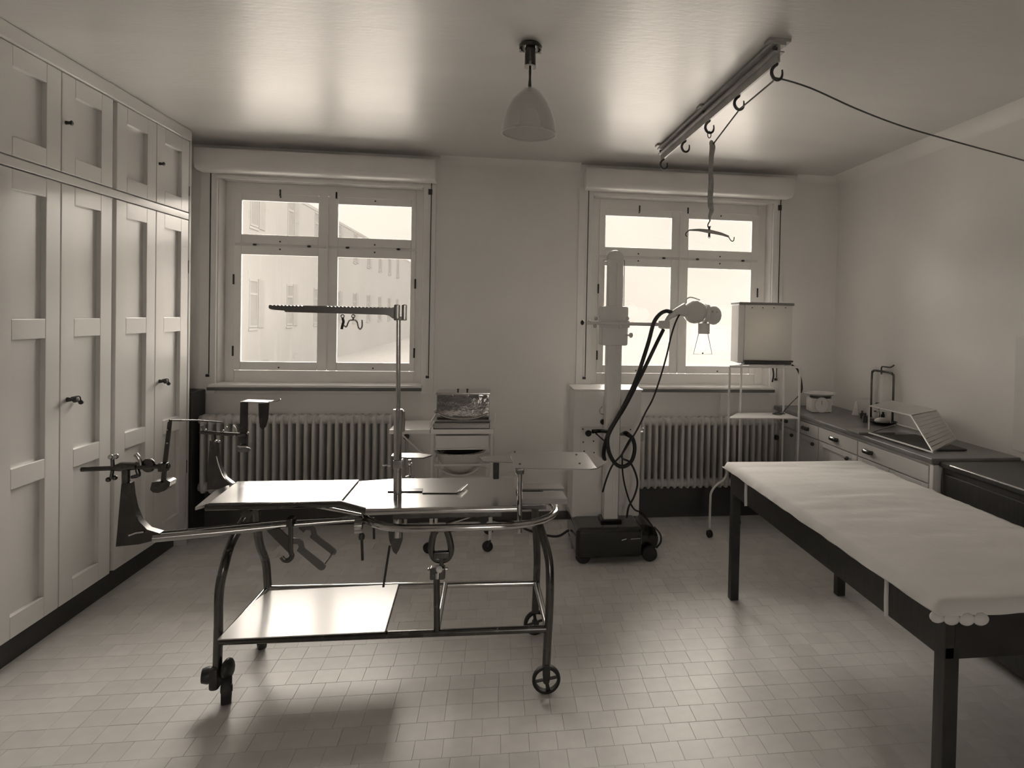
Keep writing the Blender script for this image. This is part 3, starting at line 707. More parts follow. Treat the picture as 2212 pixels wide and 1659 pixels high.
part(M().plate([b_(*q) for q in ((328, 1042), (360, 1037), (368, 1041), (366, 1051), (356, 1060), (342, 1065), (330, 1064), (324, 1058))], (0, .045, 0)), 'foot_pad', DARKM)
# far extension arm and fittings
YC = 3.15
def c_(x, y): return at(x, y, Y=YC)
part(M().tube([at(780, 1112, Y=2.85), at(640, 1085, Y=3.0), at(500, 1054, Y=YC)], [.006, .010, .012], 12), 'extension_arm', CHROME)
part(M().plate([c_(*q) for q in ((447, 1058), (450, 1000), (453, 952), (468, 952), (470, 985), (476, 1010), (486, 1032), (504, 1046), (506, 1056))], (0, .026, 0)), 'foot_casting', DARKM)
part(M().tube([c_(468, 985)-Vector((0, .003, 0)), c_(475, 1010)-Vector((0, .003, 0)), c_(486, 1033)-Vector((0, .003, 0)), c_(506, 1047)-Vector((0, .003, 0))], .0025, 8, sm=4), 'casting_flange', CHROME)
part(M().tube([c_(432, 933), c_(480, 937), c_(532, 940)], .0085, 10), 'cross_rod', DARKM)
part(M().tube([c_(462, 954), c_(461, 936)], .011, 10), 'stem', DARKM)
for q in ((446, 928), (468, 952), (475, 953), (484, 930), (491, 923), (509, 941), (537, 935)): part(M().ball(c_(*q)-Vector((0, .01, 0)), .006), 'screw_head', CHROME)
part(M().tube([c_(505, 918), c_(510, 925), c_(513, 934)], [.006, .004], 8, sm=3), 'lever', CHROME)
part(M().tube([c_(436, 920), c_(440, 932)], [.006, .004], 8), 'lever', DARKM)
part(M().plate([c_(*q) for q in ((519, 868), (535, 869), (534, 930), (532, 962), (517, 962), (518, 915))], (0, .008, 0)), 'foot_strap', DARKM)
part(M().plate([at(*q) for q in ()] or [c_(522, 869)-Vector((0, 0, .0)), c_(580, 871), c_(580, 871)+Vector((0, .075, .0)), c_(522, 869)+Vector((0, .075, 0))], (0, 0, .004)), 'strap_top', CHROME)
part(M().plate([c_(*q) for q in ((558, 872), (581, 871), (579, 905), (574, 922), (567, 928), (561, 922), (559, 900))], (0, .006, 0)), 'heel_strap', DARKM)
part(M().tube([c_(580, 868), c_(596, 867), c_(602, 865), c_(606, 862)], .002, 8, sm=3), 'hook_wire', CHROME)
part(M().ball(c_(527, 971), .024, 14, (1.25, .8, .55)), 'foot_pad', mat('leather_pad', .12, .5, var=.2, scale=20))
part(M().tube([c_(517, 962)-Vector((0, .02, 0)), c_(537, 962)-Vector((0, .02, 0))], .0035, 8), 'pad_edge', CHROME)
# bracket hanging from the near arm
YH = 2.55
def h_(x, y): return at(x, y, Y=YH)
def q_(x, y): return h_(400+x/4.424, 950+y/4.424)
part(M().box(h_(620, 1137)-Vector((0, .016, 0)), h_(634, 1118)+Vector((0, .030, 0)), .004), 'arm_clamp', DARKM)
part(M().tube([h_(628, 1134), h_(628, 1190), h_(631, 1200), h_(624, 1210), h_(614, 1210), h_(608, 1203)], .0065, 10, sm=4, flat=(1.4, .6)), 'hanger_hook', DARKM)
part(M().plate([q_(*q) for q in ((770, 862), (900, 850), (985, 930), (1000, 1060), (985, 1080))], (0, .008, 0)), 'hanger_plate', DARKM)
part(M().plate([q_(*q) for q in ((1020, 940), (1085, 945), (1125, 975), (1140, 1035), (1155, 1050), (1335, 1190), (1345, 1215), (1330, 1240), (1300, 1250), (1275, 1240), (1065, 1060), (1085, 1025), (1075, 998), (1045, 995), (1020, 1000))], (0, .006, 0)), 'ladder_arm', mat('tin_plate', .16, .4, .8), ang=20)
part(M().plate([q_(*q)+Vector((0, .06, 0)) for q in ((1020, 805), (1100, 860), (1165, 865), (1200, 900), (1215, 958), (1400, 1100), (1408, 1130), (1395, 1152), (1370, 1160), (1145, 985), (1162, 950), (1150, 915), (1110, 912), (1085, 940), (1040, 900))], (0, .006, 0)), 'ladder_arm', mat('tin_plate', .16), ang=20)
part(M().tube([q_(1330, 1190), q_(1380, 1130)+Vector((0, .06, 0))], .004, 8), 'ladder_pin', CHROME)
# swivelling side tray on its post
part(M().tube([at(1122, 1150, Y=2.56), at(1123, 1014, Y=2.56)], .0095, 14), 'tray_post', CHROME)
part(M().box(at(1114, 1024, Y=2.54)-Vector((0, .01, 0)), at(1132, 1012, Y=2.54)+Vector((0, .03, 0)), .004), 'tray_socket', DARKM)
q = [at(x, y, Z=.885) for x, y in ((1112, 1011), (1275, 1013), (1290, 1011), (1300, 1005), (1268, 981), (1262, 977), (1106, 973), (1103, 983))]
tray = part(M().plate([(v.x, v.y, .881) for v in q], (0, 0, .004)), 'side_tray', STEEL, flat=True)
e0, e1 = q[3], q[4]
M().plate([(q[2].x, q[2].y, .883), (q[3].x+.02, q[3].y, .893), (q[4].x+.02, q[4].y, .893), (q[4].x, q[4].y, .883)], (0, 0, .003)).build('tray_lip', CHROME, tray)
for x, y in ((1123, 1001), (1112, 975), (1245, 981), (1252, 1000)):
    v = at(x, y, Z=.887); M().ball((v.x, v.y, .886), .005, 10, (1, 1, .4)).build('rivet', IRON, tray)
v = at(1255, 1013, Z=.878); M().ball((v.x, v.y+.02, .877), .012, 12, (1, 1, .5)).build('foot_stud', IRON, tray)
q = [at(x, y, Z=.88) for x, y in ((1035, 988), (1045, 997), (1108, 998), (1105, 980))]
part(M().plate([(v.x, v.y, .876) for v in q], (0, 0, .004)), 'tray_wing', STEEL, flat=True)
v = at(1072, 1000, Z=.87); part(M().box((v.x-.012, v.y, .80), (v.x+.012, v.y+.02, .876), .004), 'wing_bracket', IRON)

# loose instruments on the table
q = [at(x, y, Z=.757) for x, y in ((912, 1064), (919, 1049), (1000, 1050), (1004, 1056), (985, 1064))]
ti = thing('instrument_plate', (q[0].x, q[0].y, .753), 'small bent steel plate lying on the operating table top', 'plate')
M().plate([(v.x, v.y, .7535) for v in (q[0], q[1], q[2], q[4])], (0, 0, .003)).build('plate', STEEL, ti, flat=True)
M().plate([(q[4].x, q[4].y, .7545), (q[2].x, q[2].y, .7545), (q[2].x+.02, q[2].y, .764), (q[4].x+.02, q[4].y, .764)], (0, 0, .002)).build('lip', CHROME, ti, flat=True)
q = [at(x, y, Z=.757) for x, y in ((837, 1061), (840, 1055), (914, 1055), (912, 1061))]
tag(M().plate([(v.x, v.y, .7535) for v in q], (0, 0, .004)).build('flat_bar', DARKM, flat=True), 'narrow flat steel bar lying beside the post on the operating table', 'bar')
# board on the lower frame
q = [at(x, y, Z=.262) for x, y in ((478, 1380), (832, 1366), (862, 1257), (583, 1268))]
zb = .262
q = [Vector((-1.0, 2.515, 0)), Vector((-.425, 2.515, 0)), Vector((-.44, 2.965, 0)), Vector((-1.0, 2.965, 0))]
brd = thing('white_board', (-.7, 2.75, .25), 'glossy white enamelled board lying on the lower rails of the operating table', 'board')
za, zc = n_(833, 1366).z+.012, r_(862, 1260).z+.012
P = [at(470, 1381, Y=2.512), at(832, 1364, Y=2.512), at(863, 1257, Y=2.965), at(578, 1268, Y=2.965)]
M().plate(P, (0, 0, -.004)).build('sheet', mat('board_enamel', .50, .4, var=.01, coat=.25, coat_r=.15), brd, flat=True)
M().tube([P[1]-Vector((0, 0, .003)), P[2]-Vector((0, 0, .003))], .004, 8).build('edge_strip', DARKM, brd)
M().tube([P[3]-Vector((0, 0, .003)), P[2]-Vector((0, 0, .003))], .0025, 8).build('edge_strip', WHITEM, brd)

# ------------------------------------------------------------------ instrument trolley by the back wall
cart = thing('instrument_trolley', (-.25, 4.2, 0), 'white enamel instrument trolley with side leaf standing by the back wall', 'trolley')
cy0, cy1 = 4.02, 4.36; zt = .775
xa, xb_ = at(930, 925, Y=cy0).x, at(1067, 925, Y=cy0).x
M().box((xa, cy0, zt-.03), (xb_, cy1, zt), .004).build('top', WHITE, cart)
xl = at(840, 925, Y=cy0).x
M().box((xl, cy0, zt-.028), (xa-.003, cy1, zt), .004).build('side_leaf', WHITE, cart)
M().tube([(xa-.01, cy0+.05, .50), (xa-.015, cy0+.05, .58), (xl+.06, cy0+.05, .745)], .006, 8).build('leaf_strut', WHITE, cart)
for x in (xa+.012, xb_-.012):
    for y in (cy0+.012, cy1-.012):
        M().tube([(x, y, .075), (x, y, zt+.045 if y < 4.2 and 0 else zt-.002)], .011, 12).build('leg', WHITEM, cart)
        c = M().lathe([(0, -.011), (.03, -.011), (.034, -.006), (.034, .006), (.03, .011), (0, .011)], (x-.015, y, .036), (.4, 1, 0), 20).build('castor', RUBBER, cart)
        M().tube([(x-.012, y-.016, .036), (x, y-.012, .07), (x, y, .085)], .006, 8).build('castor_fork', IRON, c)
M().tube([(xb_+.004, cy0, zt+.01), (xb_+.004, cy0, zt+.05), (xb_+.004, cy1, zt+.05), (xb_+.004, cy1, zt+.01)], .005, 8).build('guard_rail', WHITEM, cart)
M().tube([(xa, cy0, zt+.01), (xa, cy0, zt+.045), (xa, cy1, zt+.045), (xa, cy1, zt+.01)], .005, 8).build('guard_rail', WHITEM, cart)
dr = M().box((xa+.03, cy0+.005, .655), (xb_-.03, cy1-.01, .735), .004).build('drawer', GREYE, cart)
M().box((xa+.025, cy0-.002, .648), (xb_-.025, cy0+.006, .656), .002).build('drawer_lip', WHITEM, dr)
for z in (.55, .18):
    M().tube([(xa+.012, cy0+.012, z), (xb_-.012, cy0+.012, z), (xb_-.012, cy1-.012, z), (xa+.012, cy1-.012, z)], .007, 8, closed=True).build('stretcher', WHITEM, cart)
# basin in its ring
bc = Vector(((xa+xb_)/2-.02, 4.19, .55)); bas = thing('basin', bc, 'enamel wash basin with dark inside and bright rim hanging in the white trolley frame', 'basin')
M().lathe([(.158, .062), (.156, .055), (.143, .02), (.108, -.04), (.055, -.075), (0, -.08)], bc, n=36).build('bowl', GREYE, bas)
M().lathe([(.152, .062), (.150, .052), (.137, .02), (.102, -.034), (.05, -.068), (0, -.072)], bc, n=36).build('bowl_lining', mat('basin_dark_enamel', .04, .15, coat=.5), bas)
M().lathe([(.150, .060), (.164, .060), (.164, .066), (.150, .066)], bc, n=36, closed=True).build('rim', CHROME, bas)
M().tube([bc+Vector((.155*math.cos(a), -.10, .04-.12*abs(math.sin(a)))) for a in [PI*k/12 for k in range(13)]], .005, 8).build('carrying_handle', WHITEM, bas)
M().box((xa+.05, 4.10, .37), (xb_-.04, 4.32, .47), .02).build('apron', GREYE, cart)
# steriliser
s0, s1 = at(943, 848, Y=4.16), at(1057, 888, Y=4.16)
st = thing('steriliser', ((s0.x+s1.x)/2, 4.23, zt), 'polished nickel steriliser box with lid knobs on the white trolley', 'steriliser')
M().box((s0.x, 4.16, zt+.025), (s1.x, 4.33, s0.z-.012), .006).build('tank', mat('polished_nickel', .62, .05, 1.0, var=.02, bump=.55, bscale=9), st)
M().box((s0.x-.004, 4.155, s0.z-.014), (s1.x+.004, 4.335, s0.z), .004).build('lid', CHROME, st)
for x in (s0.x+.045*2.9, s0.x+.19): M().lathe([(0, 0), (.006, 0), (.004, .008), (.009, .014), (0, .02)], (x, 4.22, s0.z), n=12).build('lid_knob', IRON, st)
for x in (s0.x+.03, s1.x-.03):
    for y in (4.18, 4.31): M().cyl((x, y, zt), (x, y, zt+.03), .007, 8).build('foot', IRON, st)
M().ball((s0.x-.004, 4.158, zt+.09), .012).build('tap', CHROME, st)
M().tube([(s0.x+.01, 4.15, zt+.08), (s0.x+.05, 4.145, zt+.06), (s0.x+.12, 4.145, zt+.045), (s0.x+.22, 4.145, zt+.045), (s1.x-.05, 4.145, zt+.06), (s1.x-.01, 4.15, zt+.075)], .006, 8, sm=4).build('front_handle', CHROME, st)
t0, t1 = at(934, 918, Y=4.03), at(1058, 918, Y=4.03)
tr = thing('instrument_tray', ((t0.x+t1.x)/2, 4.09, zt), 'shallow nickel instrument tray in front of the steriliser on the trolley', 'tray')
mm = M(); a, b = t0.x+.005, t1.x; y0, y1 = 4.035, 4.145; z0, z1 = zt+.001, zt+.032
mm.box((a, y0, z0), (b, y1, z0+.003)); mm.box((a, y0, z0), (b, y0+.003, z1)); mm.box((a, y1-.003, z0), (b, y1, z1)); mm.box((a, y0, z0), (a+.003, y1, z1)); mm.box((b-.003, y0, z0), (b, y1, z1))
mm.build('pan', STEEL, tr, flat=True)
M().tube([(a, y0, z1), (b, y0, z1), (b, y1, z1), (a, y1, z1)], .0035, 8, closed=True).build('rim', CHROME, tr)

# ------------------------------------------------------------------ x-ray machine
xr = thing('x_ray_machine', (.70, 4.0, 0), 'mobile x-ray machine with white cabinet, column and black cables', 'x-ray machine')
def X(mm, name, mt, par=xr, **k): return mm.build(name, mt, par, **k)
YX = 4.0
c0, c1 = at(1240, 843, Y=YX), at(1381, 1116, Y=YX)
cab = X(M().box((c0.x, YX, c1.z), (c1.x, YX+.28, c0.z), .012), 'cabinet', WHITEM)
X(M().box((c0.x-.004, YX-.006, c0.z-.004), (c1.x+.006, YX+.285, c0.z+.008), .006), 'cabinet_top', WHITE, cab)
v0, v1 = at(1254, 922, Y=YX), at(1368, 1000, Y=YX)
pn = X(M().box((v0.x, YX-.008, v1.z), (v1.x, YX, v0.z), .002), 'control_plate', GREYE, cab)
for x, y in ((1259, 927), (1282, 953), (1260, 955), (1362, 928), (1262, 975), (1283, 978)): X(M().ball(at(x, y, Y=YX-.008), .005, 10, (1, .5, 1)), 'screw_head', IRON, cab)
X(M().lathe([(0, 0), (.018, 0), (.018, .012), (.014, .018), (0, .018)], at(1302, 911, Y=YX), (0, -1, 0), 20), 'rotary_knob', BLACK, cab)
X(M().tube([at(1301, 878, Y=YX-.01), at(1296, 885, Y=YX-.02), at(1297, 893, Y=YX-.02), at(1306, 895, Y=YX-.01)], .003, 8, sm=3), 'catch', CHROME, cab)
X(M().box(at(1381, 953, Y=YX+.02), at(1387, 930, Y=YX+.06), .003), 'side_catch', CHROME, cab)
X(M().ball(at(1384, 915, Y=YX+.03), .008).ball(at(1389, 927, Y=YX+.03), .008), 'side_terminal', CHROME, cab)
# black base truck
b0 = at(1238, 1118, Y=3.80); b1 = at(1372, 1200, Y=3.80)
X(M().box((.47, 3.76, .035), (.88, 4.30, .222), .03, seg=3), 'base', BLACK)
X(M().lathe([(0, -.17), (.06, -.17), (.095, -.15), (.10, -.1), (.10, .12), (.09, .16), (0, .17)], (.90, 4.0, .115), (0, 1, 0), 28), 'drive_housing', BLACK)
for x in (.52, .93):
    for y in (3.80, 4.22):
        X(M().lathe([(0, -.016), (.04, -.016), (.046, -.01), (.046, .01), (.04, .016), (0, .016)], (x, y, .0465), (0.2, 1, 0), 22), 'wheel', RUBBER)
X(M().tube([(.985, 3.92, .17), (1.02, 3.90, .13), (1.025, 3.90, .08), (1.0, 3.91, .04)], .006, 8, sm=4), 'foot_brake', IRON)
X(M().tube([(.80, 3.755, .155), (.86, 3.755, .158)], .004, 8), 'name_bar', CHROME); X(M().tube([(.745, 3.755, .15), (.775, 3.755, .158)], .004, 8), 'name_bar', CHROME)
X(M().tube([(.76, 3.84, .03), (.88, 3.80, .065)], .007, 8), 'pedal_rod', CHROME)
# column
YK = 3.88
def k_(x, y, d=0): return at(x, y, Y=YK+d)
cb0, cb1 = k_(1306, 1113), k_(1338, 1113); ct = k_(1330, 560)
xc = (k_(1309, 800).x+k_(1344, 800).x)/2; hw = .046
col = X(M().box((xc-hw, YK, .225), (xc+hw, YK+.085, ct.z), .010), 'column', WHITEM)
X(M().box((xc+.006, YK-.005, .3), (xc+.020, YK, ct.z-.02), .001), 'column_rack', WHITEM, col)
X(M().box((xc+hw-.002, YK+.02, .25), (xc+hw+.004, YK+.06, ct.z-.1), .001), 'column_edge', DARKM, col)
X(M().lathe([(0, -.03), (.05, -.03), (.055, 0), (.05, .03), (0, .03)], (xc, YK+.04, ct.z+.005), (0, 1, 0), 24), 'pulley', GREYE, col)
X(M().box((xc-.075, YK+.01, ct.z-.012), (xc-.03, YK+.04, ct.z+.0), .004), 'pulley_arm', GREYE, col)
X(M().tube([(xc+.058, YK+.04, ct.z), (xc+.060, YK+.04, 1.56)], .0022, 6), 'counterweight_wire', IRON, col)
X(M().box((xc-hw-.02, YK-.015, .215), (xc+hw+.02, YK+.10, .24), .006), 'column_foot', BLACK, col)
# carriage
g0, g1 = at(1299, 746, Y=YK-.03), at(1358, 662, Y=YK-.03)
car = X(M().box((g0.x, YK-.035, g0.z), (g1.x, YK+.10, g1.z), .012), 'carriage', GREYE)
X(M().box((g0.x-.01, YK-.045, g0.z+.11), (g1.x+.008, YK-.02, g0.z+.155), .006), 'carriage_band', GREYE, car)
zA = at(1330, 699, Y=YK-.05).z
arm = X(M().tube([(at(1268, 697, Y=YK-.05).x, YK-.06, zA), (at(1440, 700, Y=YK-.05).x, YK-.06, zA)], .011, 14), 'arm', GREYE)
for x, y, r, mt in ((1258, 697, .015, BLACK), (1273, 695, .011, CHROME), (1287, 688, .013, CHROME), (1285, 704, .013, CHROME), (1363, 724, .016, GREYE), (1337, 693, .012, GREYE), (1340, 706, .012, GREYE), (1356, 688, .012, GREYE)):
    X(M().ball(at(x, y, Y=YK-.06), r, 14, (.8, 1, 1.05)), 'clamp_knob', mt, arm)
X(M().tube([at(1363, 724, Y=YK-.05), at(1350, 724, Y=YK-.03)], .006, 8), 'knob_stem', GREYE, arm)
YT = YK-.08
def t_(x, y): return at(x, y, Y=YT)
X(M().box(t_(1424, 710)-Vector((0, .02, 0)), t_(1447, 692)+Vector((0, .03, 0)), .008), 'joint_block', GREYE, arm)
X(M().tube([t_(1437, 700), t_(1447, 684), t_(1462, 676)], [.014, .018, .02], 14, sm=3), 'joint_arm', GREYE, arm)
th = X(M().tube([t_(1452, 677), t_(1468, 672), t_(1480, 670)], [.014, .03, .045], 18, sm=3), 'tube_neck', GREYE)
c = t_(1501, 674); X(M().ball(c, .078, 26, (.98, .95, .92)), 'tube_head', GREYE)
X(M().ball(t_(1541, 681), .058, 22, (.85, .9, 1.02)), 'tube_cap', GREYE)
X(M().lathe([(.05, -.01), (.062, -.01), (.062, .01), (.05, .01)], t_(1524, 678), (1, 0, -.15), 22, closed=True), 'clamping_band', WHITEM)
for x in (1533, 1543): X(M().ball(t_(x, 673)-Vector((0, .055, 0)), .006), 'cap_screw', CHROME)
X(M().lathe([(0, 0), (.036, 0), (.036, .065), (0, .065)], t_(1520, 721), (0, 0, 1), 24), 'collimator', GREYE)
pf = X(M().tube([t_(1509, 721), t_(1498, 765), t_(1538, 765), t_(1529, 721)], .002, 6), 'pointer_frame', DARKM)
X(M().ball(t_(1518, 763), .005), 'pointer_tip', IRON, pf)
X(M().tube([t_(1480, 648), t_(1492, 642), t_(1512, 648)], .004, 8, sm=3), 'head_handle', WHITEM)
# cables
def cab_(pts, r, name='cable'):
    return X(M().tube([at(x, y, Y=y3) for x, y, y3 in pts], r, 10, sm=5), name, RUBBER)
cab_([(1452, 675, YT), (1438, 672, YT), (1424, 680, YT-.02), (1412, 698, YT-.03), (1402, 735, YT-.05), (1388, 780, YT-.06), (1372, 825, YT-.07), (1352, 868, YT-.08), (1332, 905, YT-.08), (1315, 935, YT-.08), (1306, 965, YT-.06), (1304, 982, YT-.02), (1306, 992, YT+.05)], .0125)
cab_([(1433, 712, YT), (1418, 742, YT-.03), (1396, 788, YT-.05), (1374, 832, YT-.06), (1350, 878, YT-.06), (1327, 915, YT-.06), (1313, 945, YT-.08), (1316, 978, YT-.10), (1330, 1002, YT-.10), (1347, 1008, YT-.10), (1364, 996, YT-.10), (1371, 970, YT-.09), (1367, 948, YT-.07), (1358, 938, YT-.03)], .0115)
cab_([(1478, 665, YT), (1462, 690, YT-.02), (1450, 725, YT-.03), (1440, 768, YT-.03), (1425, 820, YT-.04), (1410, 862, YT-.05), (1395, 890, YT-.06), (1378, 925, YT-.08), (1360, 955, YT-.10), (1343, 982, YT-.11), (1323, 1005, YT-.11), (1310, 1035, YT-.08), (1302, 1062, YT-.02)], .0055)
cab_([(1366, 941, YT-.07), (1352, 965, YT-.10), (1343, 988, YT-.12), (1360, 998, YT-.12), (1372, 1020, YT-.10), (1377, 1045, YT-.08), (1370, 1072, YT-.07), (1358, 1095, YT-.06), (1354, 1118, YT-.04)], .0062)
cab_([(1344, 985, YT-.10), (1345, 1020, YT-.08), (1350, 1050, YT-.07), (1360, 1083, YT-.06), (1370, 1100, YT-.04), (1380, 1105, YT+.02)], .005)
hd = X(M().tube([at(1318, 934, Y=YK-.03), at(1300, 931, Y=YK-.10), at(1280, 932, Y=YK-.13)], [.011, .012, .013], 12, sm=3), 'handle', BLACK)
X(M().ball(at(1271, 936, Y=YK-.13), .020), 'handle_ball', BLACK, hd)
X(M().tube([at(1288, 937, Y=YK-.12), at(1305, 952, Y=YK-.03)], .005, 8), 'handle_stay', BLACK, hd)
hd = X(M().tube([at(1342, 938, Y=YK-.02), at(1352, 936, Y=YK-.08), at(1362, 943, Y=YK-.10)], [.010, .016, .013], 12, sm=3), 'handle', BLACK)
# mains lead along the wall foot
P = [at(1232, 1128, Y=4.15), at(1190, 1126, Y=4.19), at(1150, 1108, Y=4.45), at(1110, 1112, Y=4.50), at(1085, 1114, Y=4.54), at(1055, 1103, Y=4.60)]
P[1].z = .05; P[2].z = .10
tag(M().tube([(.462, 4.1, .10), (.38, 4.15, .045), (.22, 4.32, .03), (.10, 4.42, .06), (-.02, 4.5, .05), (-.14, 4.58, .10), (-.2, 4.63, .16)], .008, 8, sm=6).build('mains_cable', RUBBER), 'black mains cable between the x-ray machine and the back wall', 'cable')

# ------------------------------------------------------------------ film viewer on its tubular stand
vs = thing('viewer_stand', (1.84, 4.29, 0), 'white tubular stand with glass shelf carrying the film viewing box', 'stand')
Yv, Yw = 4.17, 4.40
xs = [at(1575, 850, Y=Yv).x, at(1727, 850, Y=Yv).x]; xw = [at(1600, 850, Y=Yw).x, at(1693, 850, Y=Yw).x]
zt0 = at(1600, 792, Y=Yv).z
for x, y in ((xs[0], Yv), (xs[1], Yv), (xw[0], Yw), (xw[1], Yw)):
    if x == xs[0]:
        pts = [(x, y, zt0), (x, y, .52), (x, y, .46), (x-.02, y, .40), (x-.075, y, .36), (x-.11, y, .31), (x-.115, y, .24), (x-.115, y, .07)]
        M().tube(pts, .008, 10, sm=4).build('leg', WHITE, vs)
        M().lathe([(0, -.01), (.026, -.01), (.026, .01), (0, .01)], (x-.115, y, .028), (1, .3, 0), 16).build('castor', RUBBER, vs)
    else:
        M().tube([(x, y, zt0), (x, y, .06)], .008, 10).build('leg', WHITE, vs)
        M().lathe([(0, -.01), (.026, -.01), (.026, .01), (0, .01)], (x, y, .028), (1, .3, 0), 16).build('castor', RUBBER, vs)
zs_ = at(1650, 905, Y=Yv).z
M().plate([(xs[0], Yv, zs_), (xs[1], Yv, zs_), (xw[1]+.01, Yw, zs_), (xw[0]-.02, Yw, zs_)], (0, 0, .008)).build('shelf', WHITE, vs, flat=True)
M().tube([(xs[0], Yv, zt0), (xs[1], Yv, zt0), (xw[1], Yw, zt0), (xw[0], Yw, zt0)], .008, 10, closed=True).build('top_ring', WHITE, vs)
q0, q1 = at(1607, 787, Y=4.19), at(1713, 655, Y=4.19)
vb = thing('film_viewing_box', ((q0.x+q1.x)/2, 4.26, q0.z), 'square white film viewing box with frosted front on the tubular stand', 'viewing box')
M().box((q0.x, 4.19, q0.z+.012), (q1.x, 4.34, q1.z-.01), .006).build('housing', FROST, vb)
M().box((q0.x-.045, 4.185, q1.z-.018), (q1.x+.010, 4.35, q1.z), .003).build('cap', mat('viewer_trim', .22, .4), vb)
M().box((q0.x-.045, 4.195, q0.z+.012), (q0.x-.003, 4.33, q1.z-.018), .003).build('side_flap', WHITE, vb)
M().box((q0.x-.004, 4.175, q0.z+.018), (q1.x+.006, 4.35, q0.z+.030), .003).build('film_ledge', DARKM, vb)
M().box((q0.x, 4.18, q0.z), (q1.x-.004, 4.34, q0.z+.014), .003).build('base', DARKM, vb)
for x in (1625, 1648, 1672, 1697): M().ball(at(x, 665, Y=4.189), .004).build('clip', IRON, vb)
M().tube([at(1711, 789, Y=4.20), at(1722, 797, Y=4.21), at(1729, 815, Y=4.22), at(1732, 838, Y=4.23), at(1730, 848, Y=4.24)], .007, 8, sm=4).build('lead', RUBBER, vb)
M().tube([at(1669, 793, Y=4.37), at(1671, 810, Y=4.40), at(1668, 825, Y=4.42)], .006, 8, sm=3).build('lead', RUBBER, vb)
pts = [at(1725, 855, Y=4.23), at(1708, 872, Y=4.25), at(1695, 886, Y=4.29), Vector((1.98, 4.28, zs_+.014)), Vector((1.93, 4.31, zs_+.014)), Vector((1.97, 4.34, zs_+.014)), Vector((2.02, 4.31, zs_+.014))]
tag(M().tube(pts, .0035, 8, sm=5).build('flex', RUBBER), 'thin dark flex coiled on the white shelf under the viewing box', 'cable')

# ------------------------------------------------------------------ wall counter on the right
XCF = 2.10
cn = thing('wall_counter', (2.33, 3.74, 0), 'pale painted wall counter with drawers and panelled doors in the right corner', 'counter')
M().box((XCF+.02, 2.845, .08), (XR, 4.64, .805)).build('carcass', GREYE, cn, flat=True)
M().box((XCF+.06, 2.86, 0), (XR, 4.64, .08)).build('plinth', mat('plinth_dark', .03), cn, flat=True)
M().box((XCF-.002, 2.835, .02), (XCF+.03, 2.865, .805), .004).build('corner_post', GREYE, cn)
CP = mat('counter_paint', .52, .32, var=.03, coat=.2)
for y0, y1 in ((2.875, 3.50), (3.51, 3.97), (3.98, 4.30), (4.31, 4.62)):
    d = M().box((XCF, y0, .705), (XCF+.02, y1, .79), .003).build('drawer', CP, cn)
    yy = {2.875: 3.386, 3.51: 3.764}.get(y0, (y0+y1)/2)
    mm = M().lathe([(0, 0), (.012, 0), (.012, .004), (0, .004)], (XCF, yy, .745), (-1, 0, 0), 12)
    mm.tube([(XCF-.002, yy-.035, .750), (XCF-.018, yy-.03, .752), (XCF-.018, yy+.03, .752), (XCF-.002, yy+.035, .750)], .008, 10, sm=3, flat=(1, 1.6))
    mm.build('cup_pull', DARKM, d)
for y0, y1, kn in ((2.875, 3.19, 3.165), (3.195, 3.50, 3.22), (3.51, 3.97, 3.60), (3.98, 4.30, 4.03), (4.31, 4.62, 4.34)):
    mm = M(); z0, z1 = .10, .70; s = .055
    mm.box((XCF, y0, z0), (XCF+.02, y0+s, z1), .003); mm.box((XCF, y1-s, z0), (XCF+.02, y1, z1), .003)
    mm.box((XCF, y0+s, z0), (XCF+.02, y1-s, z0+s), .003); mm.box((XCF, y0+s, z1-s*.6), (XCF+.02, y1-s, z1), .003)
    d = mm.build('door', CP, cn)
    M().box((XCF+.012, y0+s-.004, z0+s-.004), (XCF+.019, y1-s+.004, z1-s*.6+.004)).build('panel', CP, d, flat=True)
    M().ball((XCF-.012, kn, .665), .013).build('knob', IRON, d)
wt = M().box((XCF-.015, 2.83, .808), (XR, 4.645, .838), .008).build('worktop', WTOP); tag(wt, 'continuous dark stone worktop lying on the pale wall counter', 'worktop')
ZC = .838
# sideboard nearer the camera
sb = thing('sideboard', (2.35, 2.2, 0), 'black stained low sideboard against the right wall behind the couch', 'sideboard')
M().box((2.14, 1.55, .05), (XR, 2.82, .80), .004).build('body', DWOOD, sb)
M().box((2.12, 1.53, .80), (XR, 2.824, .825), .005).build('top', DWOOD, sb)
M().tube([(2.125, 2.30, .822), (2.122, 2.75, .822)], .005, 8).build('edge_strip', CHROME, sb)
for y0, y1 in ((1.57, 2.18), (2.19, 2.80)): M().box((2.128, y0, .08), (2.14, y1, .77), .004).build('door', DWOOD, sb)
tag(M().box((2.545, 2.0, .87), (XR, 2.865, 1.44), .005).build('wall_panel', WHITEM), 'pale panel on the right wall above the black sideboard', 'panel')

